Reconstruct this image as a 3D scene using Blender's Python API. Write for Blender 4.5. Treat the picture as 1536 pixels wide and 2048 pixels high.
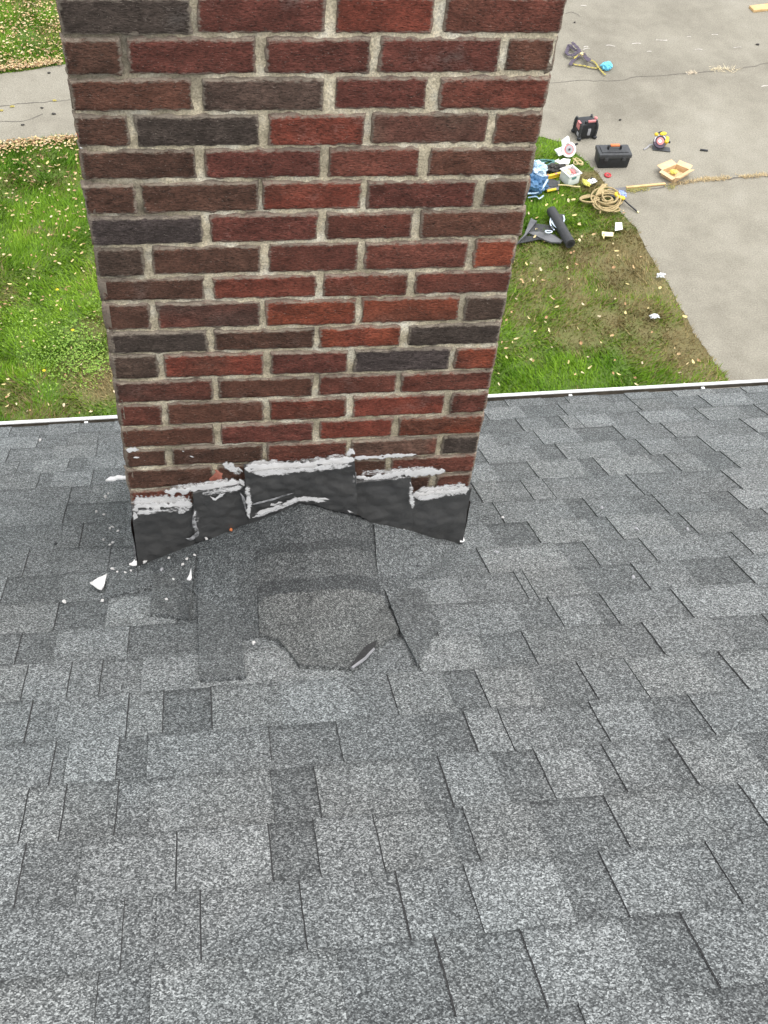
import bpy, bmesh, math, random
import numpy as np
from mathutils import Vector, Matrix

for o in list(bpy.data.objects):
    bpy.data.objects.remove(o)
SC = bpy.context.scene
COL = SC.collection
rad = math.radians
random.seed(7)
RNG = np.random.default_rng(11)

# ------------------------------------------------------------------ camera
FPX = 2359.93                      # focal length in pixels of the 1536 x 2048 photograph
CAM = np.array([0.21095, -1.74867, 0.97773])
ROT = np.array([[0.98972316, -0.12375915, 0.07163615],      # right
                [-0.05151271, -0.77589891, -0.6287506],     # down
                [0.13339605, 0.61859886, -0.77430029]])     # forward
cd = bpy.data.cameras.new('camera')
cam = bpy.data.objects.new('camera', cd)
COL.objects.link(cam)
cd.sensor_fit = 'VERTICAL'
cd.sensor_height = 24.0
cd.sensor_width = 18.0
cd.lens = 24.0 * FPX / 2048.0
cd.clip_start = 0.05
cd.clip_end = 1000.0
m = Matrix.Identity(4)
for i in range(3):
    m[i][0] = ROT[0][i]
    m[i][1] = -ROT[1][i]
    m[i][2] = -ROT[2][i]
    m[i][3] = CAM[i]
cam.matrix_world = m
SC.camera = cam

# ------------------------------------------------------------------ light
SUN_EL, SUN_AZ = rad(74), rad(112)      # azimuth measured from +Y towards +X
w = bpy.data.worlds.new('World')
SC.world = w
w.use_nodes = True
nt = w.node_tree
nt.nodes.clear()
sky = nt.nodes.new('ShaderNodeTexSky')
sky.sky_type = 'NISHITA'
sky.sun_disc = False
sky.sun_elevation = SUN_EL
sky.sun_rotation = SUN_AZ
sky.air_density = 0.7
sky.dust_density = 3.0
sky.ozone_density = 0.6
bg = nt.nodes.new('ShaderNodeBackground')
bg.inputs['Strength'].default_value = 0.15
wo = nt.nodes.new('ShaderNodeOutputWorld')
hs = nt.nodes.new('ShaderNodeHueSaturation')      # overcast: the cloud layer greys the blue out
hs.inputs['Saturation'].default_value = 0.22
nt.links.new(sky.outputs[0], hs.inputs['Color'])
nt.links.new(hs.outputs[0], bg.inputs[0])
nt.links.new(bg.outputs[0], wo.inputs[0])

sl = bpy.data.lights.new('sun', 'SUN')
sl.energy = 0.5
sl.angle = rad(140)
sl.color = (1.0, 0.97, 0.92)
sun = bpy.data.objects.new('sun', sl)
COL.objects.link(sun)
dv = Vector((math.sin(SUN_AZ) * math.cos(SUN_EL), math.cos(SUN_AZ) * math.cos(SUN_EL), math.sin(SUN_EL)))
sun.rotation_euler = dv.to_track_quat('Z', 'Y').to_euler()
sun.location = (4, 20, 20)

SC.view_settings.view_transform = 'Standard'
SC.view_settings.look = 'None'
SC.view_settings.gamma = 1.0
SC.view_settings.exposure = 1.55

# ------------------------------------------------------------------ geometry frame of the place
W, DEPTH = 0.789, 0.60              # chimney width and depth
ZB = -1.36466                       # roof height at the foot of the chimney's left corner
ZG = -8.0                           # ground
E1 = np.array([0.99984234, 0.01467444, 0.00999742])      # along the eave
E2 = np.array([-0.00741824, 0.85675654, -0.51566772])    # down the slope
EN = np.array([-0.01613249, 0.51551226, 0.85673033])     # roof normal
RO = np.array([0.0, 0.0, ZB])


def ray(u, v):
    return ROT.T @ np.array([(u - 768) / FPX, (v - 1024) / FPX, 1.0])


def G(u, v, z=0.0):                 # point on the ground (z above it)
    d = ray(u, v)
    return CAM + d * (ZG + z - CAM[2]) / d[2]


def FX(u, v, y=0.0):                # point on the chimney's front plane
    d = ray(u, v)
    return CAM + d * (y - CAM[1]) / d[1]


def hit(u, v, n, p):
    d = ray(u, v)
    return CAM + d * (np.dot(n, p - CAM) / np.dot(n, d)), np.dot(n, p - CAM) / np.dot(n, d)


def RP(x, s, h=0.0):                # roof coordinates -> world
    return RO + E1 * x + E2 * s + EN * h


def RS(u, v):
    P, t = hit(u, v, EN, RO)
    return np.dot(P - RO, E1), np.dot(P - RO, E2)


# ------------------------------------------------------------------ noise
_T = RNG.random((256, 256))


def vn(x, y, sd=0):
    x = np.asarray(x, float) + sd * 17.37
    y = np.asarray(y, float) + sd * 9.71
    xi = np.floor(x).astype(int)
    yi = np.floor(y).astype(int)
    fx = x - xi
    fy = y - yi
    fx = fx * fx * (3 - 2 * fx)
    fy = fy * fy * (3 - 2 * fy)
    a = _T[xi % 256, yi % 256]
    b = _T[(xi + 1) % 256, yi % 256]
    c = _T[xi % 256, (yi + 1) % 256]
    d = _T[(xi + 1) % 256, (yi + 1) % 256]
    return (a * (1 - fx) + b * fx) * (1 - fy) + (c * (1 - fx) + d * fx) * fy - 0.5


# ------------------------------------------------------------------ materials
def new_mat(name):
    mt = bpy.data.materials.new(name)
    mt.use_nodes = True
    n = mt.node_tree
    b = n.nodes['Principled BSDF']
    return mt, n, b


def N(n, t, **k):
    nd = n.nodes.new(t)
    for a, v in k.items():
        if a.startswith('_'):
            setattr(nd, a[1:], v)
        else:
            nd.inputs[a.replace('__', ' ')].default_value = v
    return nd


def mix(n, fac, a, b, mode='MIX'):
    nd = n.nodes.new('ShaderNodeMix')
    nd.data_type = 'RGBA'
    nd.blend_type = mode
    for s, v in (('Factor', fac), ('A', a), ('B', b)):
        sock = [i for i in nd.inputs if i.name == s and (i.type == 'VALUE' if s == 'Factor' else i.type == 'RGBA')][0]
        if isinstance(v, bpy.types.NodeSocket):
            n.links.new(v, sock)
        elif s == 'Factor':
            sock.default_value = v
        else:
            sock.default_value = (*v, 1) if len(v) == 3 else v
    return [o for o in nd.outputs if o.type == 'RGBA'][0]


def ramp(n, fac, stops):
    nd = n.nodes.new('ShaderNodeValToRGB')
    cr = nd.color_ramp
    while len(cr.elements) < len(stops):
        cr.elements.new(0.5)
    for e, (p, c) in zip(cr.elements, stops):
        e.position = p
        e.color = (*c, 1) if not isinstance(c, (int, float)) else (c, c, c, 1)
    n.links.new(fac, nd.inputs[0])
    return nd.outputs[0]


def math_(n, op, a, b=None, clamp=False):
    nd = n.nodes.new('ShaderNodeMath')
    nd.operation = op
    nd.use_clamp = clamp
    for i, v in enumerate((a, b)):
        if v is None:
            continue
        if isinstance(v, bpy.types.NodeSocket):
            n.links.new(v, nd.inputs[i])
        else:
            nd.inputs[i].default_value = v
    return nd.outputs[0]


def coords(n, scale=(1, 1, 1)):
    tc = n.nodes.new('ShaderNodeTexCoord')
    mp = n.nodes.new('ShaderNodeMapping')
    mp.inputs['Scale'].default_value = scale
    n.links.new(tc.outputs['Object'], mp.inputs[0])
    return mp.outputs[0]


def noise(n, vec, scale, detail=4, rough=0.55):
    nd = N(n, 'ShaderNodeTexNoise', Scale=scale, Detail=detail, Roughness=rough)
    n.links.new(vec, nd.inputs['Vector'])
    return nd.outputs[0]


def bump(n, b, h, strength, dist):
    nd = N(n, 'ShaderNodeBump', Strength=strength, Distance=dist)
    n.links.new(h, nd.inputs['Height'])
    n.links.new(nd.outputs[0], b.inputs['Normal'])


def simple(name, c1, c2=None, scale=30.0, rough=0.6, bmp=0.15, bscale=None, bdist=0.003, metal=0.0, spec=0.4):
    mt, n, b = new_mat(name)
    c2 = c2 or tuple(x * 0.7 for x in c1)
    v = coords(n)
    f = noise(n, v, scale, 5)
    r = ramp(n, f, [(0.35, c2), (0.65, c1)])
    n.links.new(r, b.inputs['Base Color'])
    b.inputs['Roughness'].default_value = rough
    b.inputs['Metallic'].default_value = metal
    b.inputs['Specular IOR Level'].default_value = spec
    if bmp:
        bump(n, b, noise(n, v, bscale or scale * 3, 4), bmp, bdist)
    return mt


def attr(n, name, out='Color'):
    a = n.nodes.new('ShaderNodeAttribute')
    a.attribute_name = name
    return a.outputs[out]


# granule-coated shingle
def make_granule():
    mt, n, b = new_mat('shingle_granules')
    v = coords(n)
    vo = N(n, 'ShaderNodeTexVoronoi', Scale=470.0, Randomness=1.0)
    n.links.new(v, vo.inputs['Vector'])
    sep = n.nodes.new('ShaderNodeSeparateColor')
    n.links.new(vo.outputs['Color'], sep.inputs[0])
    vo2 = N(n, 'ShaderNodeTexVoronoi', Scale=250.0, Randomness=1.0)
    n.links.new(v, vo2.inputs['Vector'])
    sep2 = n.nodes.new('ShaderNodeSeparateColor')
    n.links.new(vo2.outputs['Color'], sep2.inputs[0])
    mx = math_(n, 'ADD', math_(n, 'MULTIPLY', sep.outputs[0], 0.72), math_(n, 'MULTIPLY', sep2.outputs[1], 0.28))
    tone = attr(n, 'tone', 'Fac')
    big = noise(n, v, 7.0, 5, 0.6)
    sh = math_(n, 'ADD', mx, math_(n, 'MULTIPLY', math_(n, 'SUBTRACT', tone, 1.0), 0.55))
    sh = math_(n, 'ADD', sh, math_(n, 'MULTIPLY', math_(n, 'SUBTRACT', big, 0.5), 0.16))
    c = ramp(n, sh, [(0.03, (0.028, 0.029, 0.030)), (0.34, (0.064, 0.067, 0.067)), (0.60, (0.146, 0.151, 0.150)),
                     (0.80, (0.26, 0.267, 0.265)), (0.98, (0.42, 0.43, 0.425))])
    wn = noise(n, v, 2.2, 3)
    tint = ramp(n, wn, [(0.35, (0.955, 1.0, 1.005)), (0.65, (0.99, 1.0, 0.99))])
    c = mix(n, 1.0, c, tint, 'MULTIPLY')
    warm = attr(n, 'warm', 'Fac')
    c = mix(n, warm, c, mix(n, 1.0, c, (1.10, 1.02, 0.92), 'MULTIPLY'))
    n.links.new(c, b.inputs['Base Color'])
    b.inputs['Roughness'].default_value = 0.85
    b.inputs['Specular IOR Level'].default_value = 0.35
    bump(n, b, sep.outputs[1], 0.75, 0.0016)
    return mt


def make_brick():
    mt, n, b = new_mat('rug_face_brick')
    base = attr(n, 'col')
    edge = attr(n, 'edge', 'Fac')
    v = coords(n)
    vs = coords(n, (1.0, 1.0, 2.6))
    n1 = noise(n, v, 22.0, 6, 0.6)
    n2 = noise(n, vs, 130.0, 5, 0.7)
    n3 = noise(n, vs, 230.0, 3, 0.6)
    var = ramp(n, n1, [(0.3, 0.62), (0.7, 1.38)])
    c = mix(n, 1.0, base, var, 'MULTIPLY')
    dark = ramp(n, n2, [(0.32, 0.16), (0.47, 0.85), (0.68, 1.45)])
    c = mix(n, 1.0, c, dark, 'MULTIPLY')
    # lime smeared from the joints and pale specks
    lm = math_(n, 'ADD', math_(n, 'MULTIPLY', edge, 0.62), math_(n, 'MULTIPLY', noise(n, vs, 75.0, 6, 0.7), 0.75))
    lmf = ramp(n, lm, [(0.70, 0.0), (0.86, 0.8)])
    c = mix(n, lmf, c, (0.40, 0.345, 0.27))
    hz = noise(n, v, 9.0, 4, 0.6)
    hzf = ramp(n, math_(n, 'MULTIPLY', hz, math_(n, 'ADD', 0.55, n2)), [(0.66, 0.0), (0.84, 0.40)])
    c = mix(n, hzf, c, (0.30, 0.26, 0.23))
    spf = ramp(n, n3, [(0.64, 0.0), (0.72, 0.75)])
    c = mix(n, spf, c, (0.42, 0.36, 0.30))
    c = mix(n, 0.07, c, (0.33, 0.25, 0.19))
    n.links.new(c, b.inputs['Base Color'])
    b.inputs['Roughness'].default_value = 0.9
    b.inputs['Specular IOR Level'].default_value = 0.2
    hh = math_(n, 'ADD', n2, math_(n, 'MULTIPLY', n3, 0.5))
    bump(n, b, hh, 1.0, 0.009)
    return mt


def make_mortar():
    mt, n, b = new_mat('lime_mortar')
    v = coords(n)
    n1 = noise(n, v, 14.0, 5, 0.6)
    n2 = noise(n, v, 260.0, 4, 0.7)
    c = ramp(n, n1, [(0.25, (0.38, 0.33, 0.225)), (0.5, (0.66, 0.575, 0.41)), (0.70, (0.83, 0.78, 0.64))])
    c = mix(n, 1.0, c, ramp(n, n2, [(0.3, 0.5), (0.7, 1.4)]), 'MULTIPLY')
    n3 = noise(n, v, 5.0, 3)
    c = mix(n, ramp(n, n3, [(0.56, 0.0), (0.72, 0.6)]), c, (0.19, 0.17, 0.13))
    c = mix(n, math_(n, 'MULTIPLY', attr(n, 'col', 'Fac'), 0.72), c, (0.075, 0.064, 0.05))
    n.links.new(c, b.inputs['Base Color'])
    b.inputs['Roughness'].default_value = 0.95
    b.inputs['Specular IOR Level'].default_value = 0.1
    bump(n, b, math_(n, 'ADD', n2, noise(n, v, 70.0, 4)), 0.7, 0.004)
    return mt


def make_ground(name, stops, s1, s2, fine, bmp):
    mt, n, b = new_mat(name)
    v = coords(n)
    f = math_(n, 'ADD', math_(n, 'MULTIPLY', noise(n, v, s1, 6, 0.6), 0.6), math_(n, 'MULTIPLY', noise(n, v, s2, 5, 0.65), 0.4))
    c = ramp(n, f, stops)
    c = mix(n, 1.0, c, ramp(n, noise(n, v, fine, 3, 0.7), [(0.28, 0.72), (0.5, 1.0), (0.72, 1.3)]), 'MULTIPLY')
    n.links.new(c, b.inputs['Base Color'])
    b.inputs['Roughness'].default_value = 0.95
    b.inputs['Specular IOR Level'].default_value = 0.15
    bump(n, b, noise(n, v, fine, 3), bmp, 0.01)
    return mt


def make_attr_mat(name, rough=0.7, trans=0.0):
    mt, n, b = new_mat(name)
    v = coords(n)
    c = mix(n, 1.0, attr(n, 'col'), ramp(n, noise(n, v, 60.0, 3), [(0.3, 0.75), (0.7, 1.2)]), 'MULTIPLY')
    n.links.new(c, b.inputs['Base Color'])
    b.inputs['Roughness'].default_value = rough
    b.inputs['Specular IOR Level'].default_value = 0.25
    if trans:
        b.inputs['Subsurface Weight'].default_value = 0.0
    return mt


M = {}
M['granule'] = make_granule()
M['brick'] = make_brick()
M['mortar'] = make_mortar()
M['cut_edge'] = simple('cut_asphalt_edge', (0.042, 0.042, 0.042), (0.020, 0.020, 0.020), 200, 0.9, 0.2)
M['flash'] = simple('grey_flashing_metal', (0.074, 0.073, 0.070), (0.060, 0.060, 0.059), 30, 0.42, 0.55, 34, 0.008, 0.0, 0.6)
M['crumb'] = simple('weathered_sealant', (0.66, 0.65, 0.62), (0.44, 0.43, 0.41), 90, 0.9, 0.4)
M['caulk'] = simple('white_sealant', (0.88, 0.87, 0.85), (0.76, 0.74, 0.71), 60, 0.55, 0.7, 90, 0.004)
def make_smear():
    mt, n, b = new_mat('dragged_sealant')
    v = coords(n, (1.0, 1.0, 2.0))
    al = math_(n, 'ADD', math_(n, 'MULTIPLY', attr(n, 'edge', 'Fac'), 0.75), math_(n, 'MULTIPLY', noise(n, v, 95.0, 6, 0.7), 0.9))
    n.links.new(ramp(n, al, [(0.85, 0.0), (0.99, 1.0)]), b.inputs['Alpha'])
    n.links.new(ramp(n, noise(n, v, 40.0, 3), [(0.3, (0.70, 0.69, 0.67)), (0.7, (0.86, 0.85, 0.83))]), b.inputs['Base Color'])
    b.inputs['Roughness'].default_value = 0.6
    return mt


M['smear'] = make_smear()
M['thin_caulk'] = simple('smeared_sealant', (0.46, 0.46, 0.46), (0.13, 0.13, 0.13), 80, 0.6, 0.4, 120, 0.003)
M['pink'] = simple('spalled_brick', (0.52, 0.20, 0.14), (0.34, 0.12, 0.08), 60, 0.9, 0.5)
M['gutter'] = simple('white_gutter_enamel', (0.70, 0.71, 0.70), (0.60, 0.61, 0.60), 9, 0.4, 0.05)
M['drip'] = simple('grimy_drip_edge', (0.44, 0.41, 0.34), (0.26, 0.24, 0.19), 26, 0.8, 0.3)
M['gutter_in'] = simple('gutter_silt', (0.16, 0.14, 0.11), (0.09, 0.08, 0.065), 20, 0.9, 0.5)
M['siding'] = simple('pale_siding', (0.62, 0.60, 0.55), (0.56, 0.54, 0.50), 3, 0.6, 0.1)
M['clay'] = simple('clay_flue', (0.42, 0.20, 0.12), (0.30, 0.14, 0.09), 12, 0.8, 0.3)
M['concrete'] = simple('concrete_crown', (0.42, 0.40, 0.36), (0.30, 0.28, 0.25), 16, 0.9, 0.4)
M['asphalt'] = make_ground('weathered_asphalt', [(0.36, (0.185, 0.171, 0.137)), (0.5, (0.236, 0.220, 0.177)), (0.66, (0.280, 0.263, 0.216))], 0.55, 3.2, 55.0, 0.4)
M['soil'] = make_ground('lawn_soil', [(0.34, (0.075, 0.095, 0.022)), (0.5, (0.085, 0.140, 0.024)), (0.64, (0.130, 0.145, 0.04))], 0.8, 6.0, 40.0, 0.5)
M['grass'] = make_attr_mat('grass_blades', 0.6)
M['leaf'] = make_attr_mat('dry_leaf', 0.75)
M['crack'] = simple('crack_dirt', (0.17, 0.155, 0.13), (0.09, 0.082, 0.07), 20, 0.95, 0.3)
M['chalk'] = simple('scuffed_asphalt', (0.60, 0.57, 0.52), (0.36, 0.33, 0.29), 30, 0.95, 0.2)
M['black'] = simple('black_plastic', (0.022, 0.024, 0.026), (0.014, 0.015, 0.016), 20, 0.45, 0.15, 200, 0.002)
M['dgrey'] = simple('dark_grey_plastic', (0.055, 0.058, 0.060), (0.038, 0.040, 0.042), 20, 0.5, 0.15)
M['grey'] = simple('grey_felt', (0.16, 0.16, 0.165), (0.11, 0.11, 0.115), 12, 0.8, 0.3)
M['lgrey'] = simple('light_grey_plastic', (0.36, 0.36, 0.37), (0.26, 0.26, 0.27), 20, 0.5, 0.15)
M['orange'] = simple('orange_grip', (0.62, 0.20, 0.07), (0.50, 0.15, 0.05), 30, 0.5, 0.15)
M['red'] = simple('red_plastic', (0.50, 0.045, 0.05), (0.36, 0.03, 0.035), 30, 0.45, 0.15)
M['pinkred'] = simple('faded_red_plastic', (0.62, 0.25, 0.24), (0.46, 0.15, 0.15), 30, 0.5, 0.15)
M['white'] = simple('white_paint', (0.80, 0.80, 0.77), (0.72, 0.72, 0.69), 15, 0.5, 0.15)
M['offwhite'] = simple('translucent_white_plastic', (0.74, 0.78, 0.74), (0.66, 0.71, 0.68), 12, 0.4, 0.1)
M['cream'] = simple('cream_card', (0.78, 0.74, 0.46), (0.70, 0.66, 0.38), 15, 0.8, 0.1)
M['yellow'] = simple('yellow_paint', (0.78, 0.56, 0.04), (0.66, 0.46, 0.03), 20, 0.45, 0.15)
M['lemon'] = simple('lemon_plastic', (0.72, 0.68, 0.16), (0.55, 0.52, 0.10), 20, 0.5, 0.15)
M['steel'] = simple('brushed_steel', (0.42, 0.41, 0.42), (0.30, 0.29, 0.30), 30, 0.35, 0.1, None, 0.002, 0.7)
M['purple'] = simple('faded_purple_webbing', (0.105, 0.085, 0.115), (0.06, 0.05, 0.068), 60, 0.85, 0.4)
M['olive'] = simple('yellow_olive_webbing', (0.42, 0.36, 0.10), (0.28, 0.23, 0.06), 60, 0.85, 0.4)
M['sky_blue'] = simple('sky_blue_plastic', (0.18, 0.58, 0.74), (0.11, 0.44, 0.62), 30, 0.5, 0.3)
M['blue'] = simple('blue_wrapper', (0.085, 0.19, 0.33), (0.04, 0.11, 0.22), 9, 0.35, 0.6, 25, 0.02)
M['bluewhite'] = simple('pale_blue_wrapper', (0.66, 0.78, 0.88), (0.26, 0.42, 0.58), 14, 0.35, 0.6, 25, 0.02)
M['violet'] = simple('violet_blue_bag', (0.16, 0.24, 0.68), (0.34, 0.42, 0.76), 12, 0.4, 0.5)
M['teal'] = simple('teal_cord', (0.12, 0.27, 0.25), (0.06, 0.15, 0.14), 40, 0.6, 0.2)
M['rope'] = simple('tan_rope', (0.48, 0.38, 0.20), (0.28, 0.21, 0.10), 70, 0.9, 0.6, 160, 0.006)
M['card'] = simple('cardboard', (0.68, 0.49, 0.28), (0.58, 0.40, 0.22), 14, 0.85, 0.2)
M['wood'] = simple('pale_lumber', (0.64, 0.45, 0.22), (0.52, 0.34, 0.16), 12, 0.8, 0.3)
M['twig'] = simple('pale_twig', (0.62, 0.52, 0.28), (0.48, 0.39, 0.2), 30, 0.8, 0.3)
M['cloth'] = simple('dark_cloth', (0.075, 0.070, 0.062), (0.035, 0.033, 0.03), 12, 0.9, 0.7, 30, 0.02)
M['membrane'] = simple('black_membrane', (0.042, 0.043, 0.044), (0.030, 0.031, 0.032), 8, 0.5, 0.35, 14, 0.02)
M['film'] = simple('grey_release_film', (0.13, 0.132, 0.135), (0.085, 0.087, 0.09), 6, 0.5, 0.3, 12, 0.02)
M['print'] = simple('pale_blue_print', (0.56, 0.64, 0.72), (0.44, 0.52, 0.60), 20, 0.6, 0.1)
M['clear'] = simple('clear_litter', (0.75, 0.77, 0.78), (0.55, 0.57, 0.58), 60, 0.25, 0.6)
M['straw'] = make_attr_mat('dead_grass', 0.85)
M['flower'] = simple('yellow_petals', (0.80, 0.62, 0.02), (0.70, 0.50, 0.02), 60, 0.6, 0.2)


# ------------------------------------------------------------------ object helpers
def tag(o, label=None, cat=None, group=None, kind=None):
    if label:
        o['label'] = label
    if cat:
        o['category'] = cat
    if group:
        o['group'] = group
    if kind:
        o['kind'] = kind
    return o


def link_mesh(name, me, mats, parent=None, smooth=False):
    if not isinstance(mats, (list, tuple)):
        mats = [mats]
    for mt in mats:
        me.materials.append(mt)
    o = bpy.data.objects.new(name, me)
    COL.objects.link(o)
    if parent is not None:
        o.parent = parent
    if smooth:
        me.shade_smooth()
    return o


def empty(name, loc=(0, 0, 0), rz=0.0):
    o = bpy.data.objects.new(name, None)
    COL.objects.link(o)
    o.location = loc
    o.rotation_euler = (0, 0, rz)
    o.empty_display_size = 0.1
    return o


def np_mesh(name, V, F, mi=None, attrs=None, smooth=False):
    """V (n,3); F list of equal-length index rows (m,k) ; attrs: {name: (n,) or (n,3)} on points"""
    me = bpy.data.meshes.new(name)
    V = np.asarray(V, np.float32)
    F = np.asarray(F, np.int32)
    me.vertices.add(len(V))
    me.vertices.foreach_set('co', V.ravel())
    k = F.shape[1]
    me.loops.add(F.size)
    me.loops.foreach_set('vertex_index', F.ravel())
    me.polygons.add(len(F))
    me.polygons.foreach_set('loop_start', np.arange(0, F.size, k, dtype=np.int32))
    try:
        me.polygons.foreach_set('loop_total', np.full(len(F), k, np.int32))
    except Exception:
        pass
    if mi is not None:
        me.polygons.foreach_set('material_index', np.asarray(mi, np.int32))
    me.update(calc_edges=True)
    for an, av in (attrs or {}).items():
        av = np.asarray(av, np.float32)
        if av.ndim == 1:
            a = me.attributes.new(an, 'FLOAT', 'POINT')
            a.data.foreach_set('value', av)
        else:
            a = me.attributes.new(an, 'FLOAT_COLOR', 'POINT')
            a.data.foreach_set('color', np.c_[av, np.ones(len(av))].astype(np.float32).ravel())
    if smooth:
        me.shade_smooth()
    return me


class Acc:
    """collects numpy grids into one quad mesh"""

    def __init__(self):
        self.V, self.F, self.mi, self.A, self.n = [], [], [], {}, 0

    def add(self, V, F, mi=0, **attrs):
        V = np.asarray(V, float)
        F = np.asarray(F, int)
        self.V.append(V)
        self.F.append(F + self.n)
        self.mi.append(np.full(len(F), mi))
        for k, v in attrs.items():
            v = np.asarray(v, float)
            if v.ndim == 0:
                v = np.full(len(V), float(v))
            elif v.ndim == 1 and v.shape[0] == 3 and k == 'col':
                v = np.tile(v, (len(V), 1))
            self.A.setdefault(k, []).append(v)
        self.n += len(V)

    def build(self, name, mats, parent=None, smooth=False):
        me = np_mesh(name, np.vstack(self.V), np.vstack(self.F), np.concatenate(self.mi),
                     {k: np.concatenate(v) for k, v in self.A.items()}, smooth)
        return link_mesh(name, me, mats, parent)


def gridF(nu, nv, off=0):
    i = np.arange(nu - 1)[:, None] * nv + np.arange(nv - 1)[None, :]
    i = i.ravel() + off
    return np.c_[i, i + nv, i + nv + 1, i + 1]


class MB:
    """collects simple solids into one mesh (bmesh)"""

    def __init__(self):
        self.bm = bmesh.new()

    def _put(self, tmp, mat, mi):
        bmesh.ops.transform(tmp, matrix=mat, verts=tmp.verts[:])
        me = bpy.data.meshes.new('tmp')
        tmp.to_mesh(me)
        tmp.free()
        n0 = len(self.bm.faces)
        self.bm.from_mesh(me)
        self.bm.faces.ensure_lookup_table()
        for f in self.bm.faces[n0:]:
            f.material_index = mi
        bpy.data.meshes.remove(me)
        return self

    def box(self, c, s, rot=(0, 0, 0), bev=0.004, mi=0, taper=1.0):
        t = bmesh.new()
        bmesh.ops.create_cube(t, size=1.0)
        for v in t.verts:
            k = taper if v.co.z < 0 else 1.0
            v.co = Vector((v.co.x * s[0] * k, v.co.y * s[1] * k, v.co.z * s[2]))
        if bev:
            bmesh.ops.bevel(t, geom=t.edges[:], offset=min(bev, min(s) * 0.45), segments=2, affect='EDGES', profile=0.6)
        from mathutils import Euler
        return self._put(t, Matrix.Translation(Vector(c)) @ Euler(rot).to_matrix().to_4x4(), mi)

    def cyl(self, p0, p1, r, r2=None, seg=16, mi=0):
        p0, p1 = Vector(p0), Vector(p1)
        d = p1 - p0
        t = bmesh.new()
        bmesh.ops.create_cone(t, cap_ends=True, cap_tris=False, segments=seg, radius1=r, radius2=r if r2 is None else r2, depth=d.length)
        return self._put(t, Matrix.Translation((p0 + p1) / 2) @ d.to_track_quat('Z', 'Y').to_matrix().to_4x4(), mi)

    def torus(self, c, R, r, rot=(0, 0, 0), seg=28, mi=0, a0=0.0, a1=2 * math.pi):
        pts = [(R * math.cos(a), R * math.sin(a), 0) for a in np.linspace(a0, a1, seg)]
        from mathutils import Euler
        mt = Matrix.Translation(Vector(c)) @ Euler(rot).to_matrix().to_4x4()
        return self.tube([mt @ Vector(p) for p in pts], r, mi=mi)

    def tube(self, pts, r, seg=8, mi=0, caps=True, flat=1.0):
        pts = [Vector(p) for p in pts]
        rings = []
        up = Vector((0, 0, 1))
        for i, p in enumerate(pts):
            d = (pts[min(i + 1, len(pts) - 1)] - pts[max(i - 1, 0)])
            if d.length < 1e-9:
                d = Vector((1, 0, 0))
            d.normalize()
            s = d.cross(up)
            if s.length < 0.05:
                s = d.cross(Vector((0, 1, 0)))
            s.normalize()
            q = s.cross(d)
            rr = r[i] if isinstance(r, (list, tuple)) else r
            rings.append([self.bm.verts.new(p + s * math.cos(a) * rr + q * math.sin(a) * rr * flat)
                          for a in np.linspace(0, 2 * math.pi, seg, endpoint=False)])
        for a, b in zip(rings, rings[1:]):
            for i in range(seg):
                f = self.bm.faces.new((a[i], a[(i + 1) % seg], b[(i + 1) % seg], b[i]))
                f.material_index = mi
                f.smooth = True
        if caps:
            for rg in (rings[0][::-1], rings[-1]):
                f = self.bm.faces.new(rg)
                f.material_index = mi
        return self

    def lump(self, c, s, amp=0.25, freq=2.0, seed=0, mi=0, sub=4, floor=None):
        from mathutils import noise as mn
        t = bmesh.new()
        bmesh.ops.create_icosphere(t, subdivisions=sub, radius=1.0)
        for v in t.verts:
            q = v.co.copy()
            k = 1 + amp * mn.fractal(q * freq + Vector((seed * 3.1, seed * 1.7, seed)), 0.6, 2.0, 4)
            v.co = Vector((q.x * s[0] * k, q.y * s[1] * k, q.z * s[2] * k))
            if floor is not None:
                v.co.z = max(v.co.z, floor)
        return self._put(t, Matrix.Translation(Vector(c)), mi)

    def sheet(self, pts, lift=0.0, thick=0.003, amp=0.0, freq=8.0, cuts=3, nrm=None, seed=0, mi=0, fn=None):
        """planar polygon, subdivided, crumpled along its normal, with a skirt of `thick`"""
        from mathutils import noise as mn
        t = bmesh.new()
        vs = [t.verts.new(Vector(p)) for p in pts]
        f = t.faces.new(vs)
        t.normal_update()
        nr = Vector(nrm) if nrm is not None else f.normal.copy()
        bmesh.ops.triangulate(t, faces=t.faces[:])
        for _ in range(cuts):
            bmesh.ops.subdivide_edges(t, edges=t.edges[:], cuts=1, use_grid_fill=True)
        bmesh.ops.triangulate(t, faces=t.faces[:])
        be = [e for e in t.edges if e.is_boundary]
        for v in t.verts:
            k = lift
            if amp:
                k += amp * mn.fractal(v.co * freq + Vector((seed, seed * 2.3, 0)), 0.6, 2.0, 3)
            if fn:
                k += fn(v.co)
            v.co = v.co + nr * k
        if thick:
            r = bmesh.ops.extrude_edge_only(t, edges=be)
            for v in [g for g in r['geom'] if isinstance(g, bmesh.types.BMVert)]:
                v.co -= nr * thick
        bmesh.ops.recalc_face_normals(t, faces=t.faces[:])
        return self._put(t, Matrix.Identity(4), mi)

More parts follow.
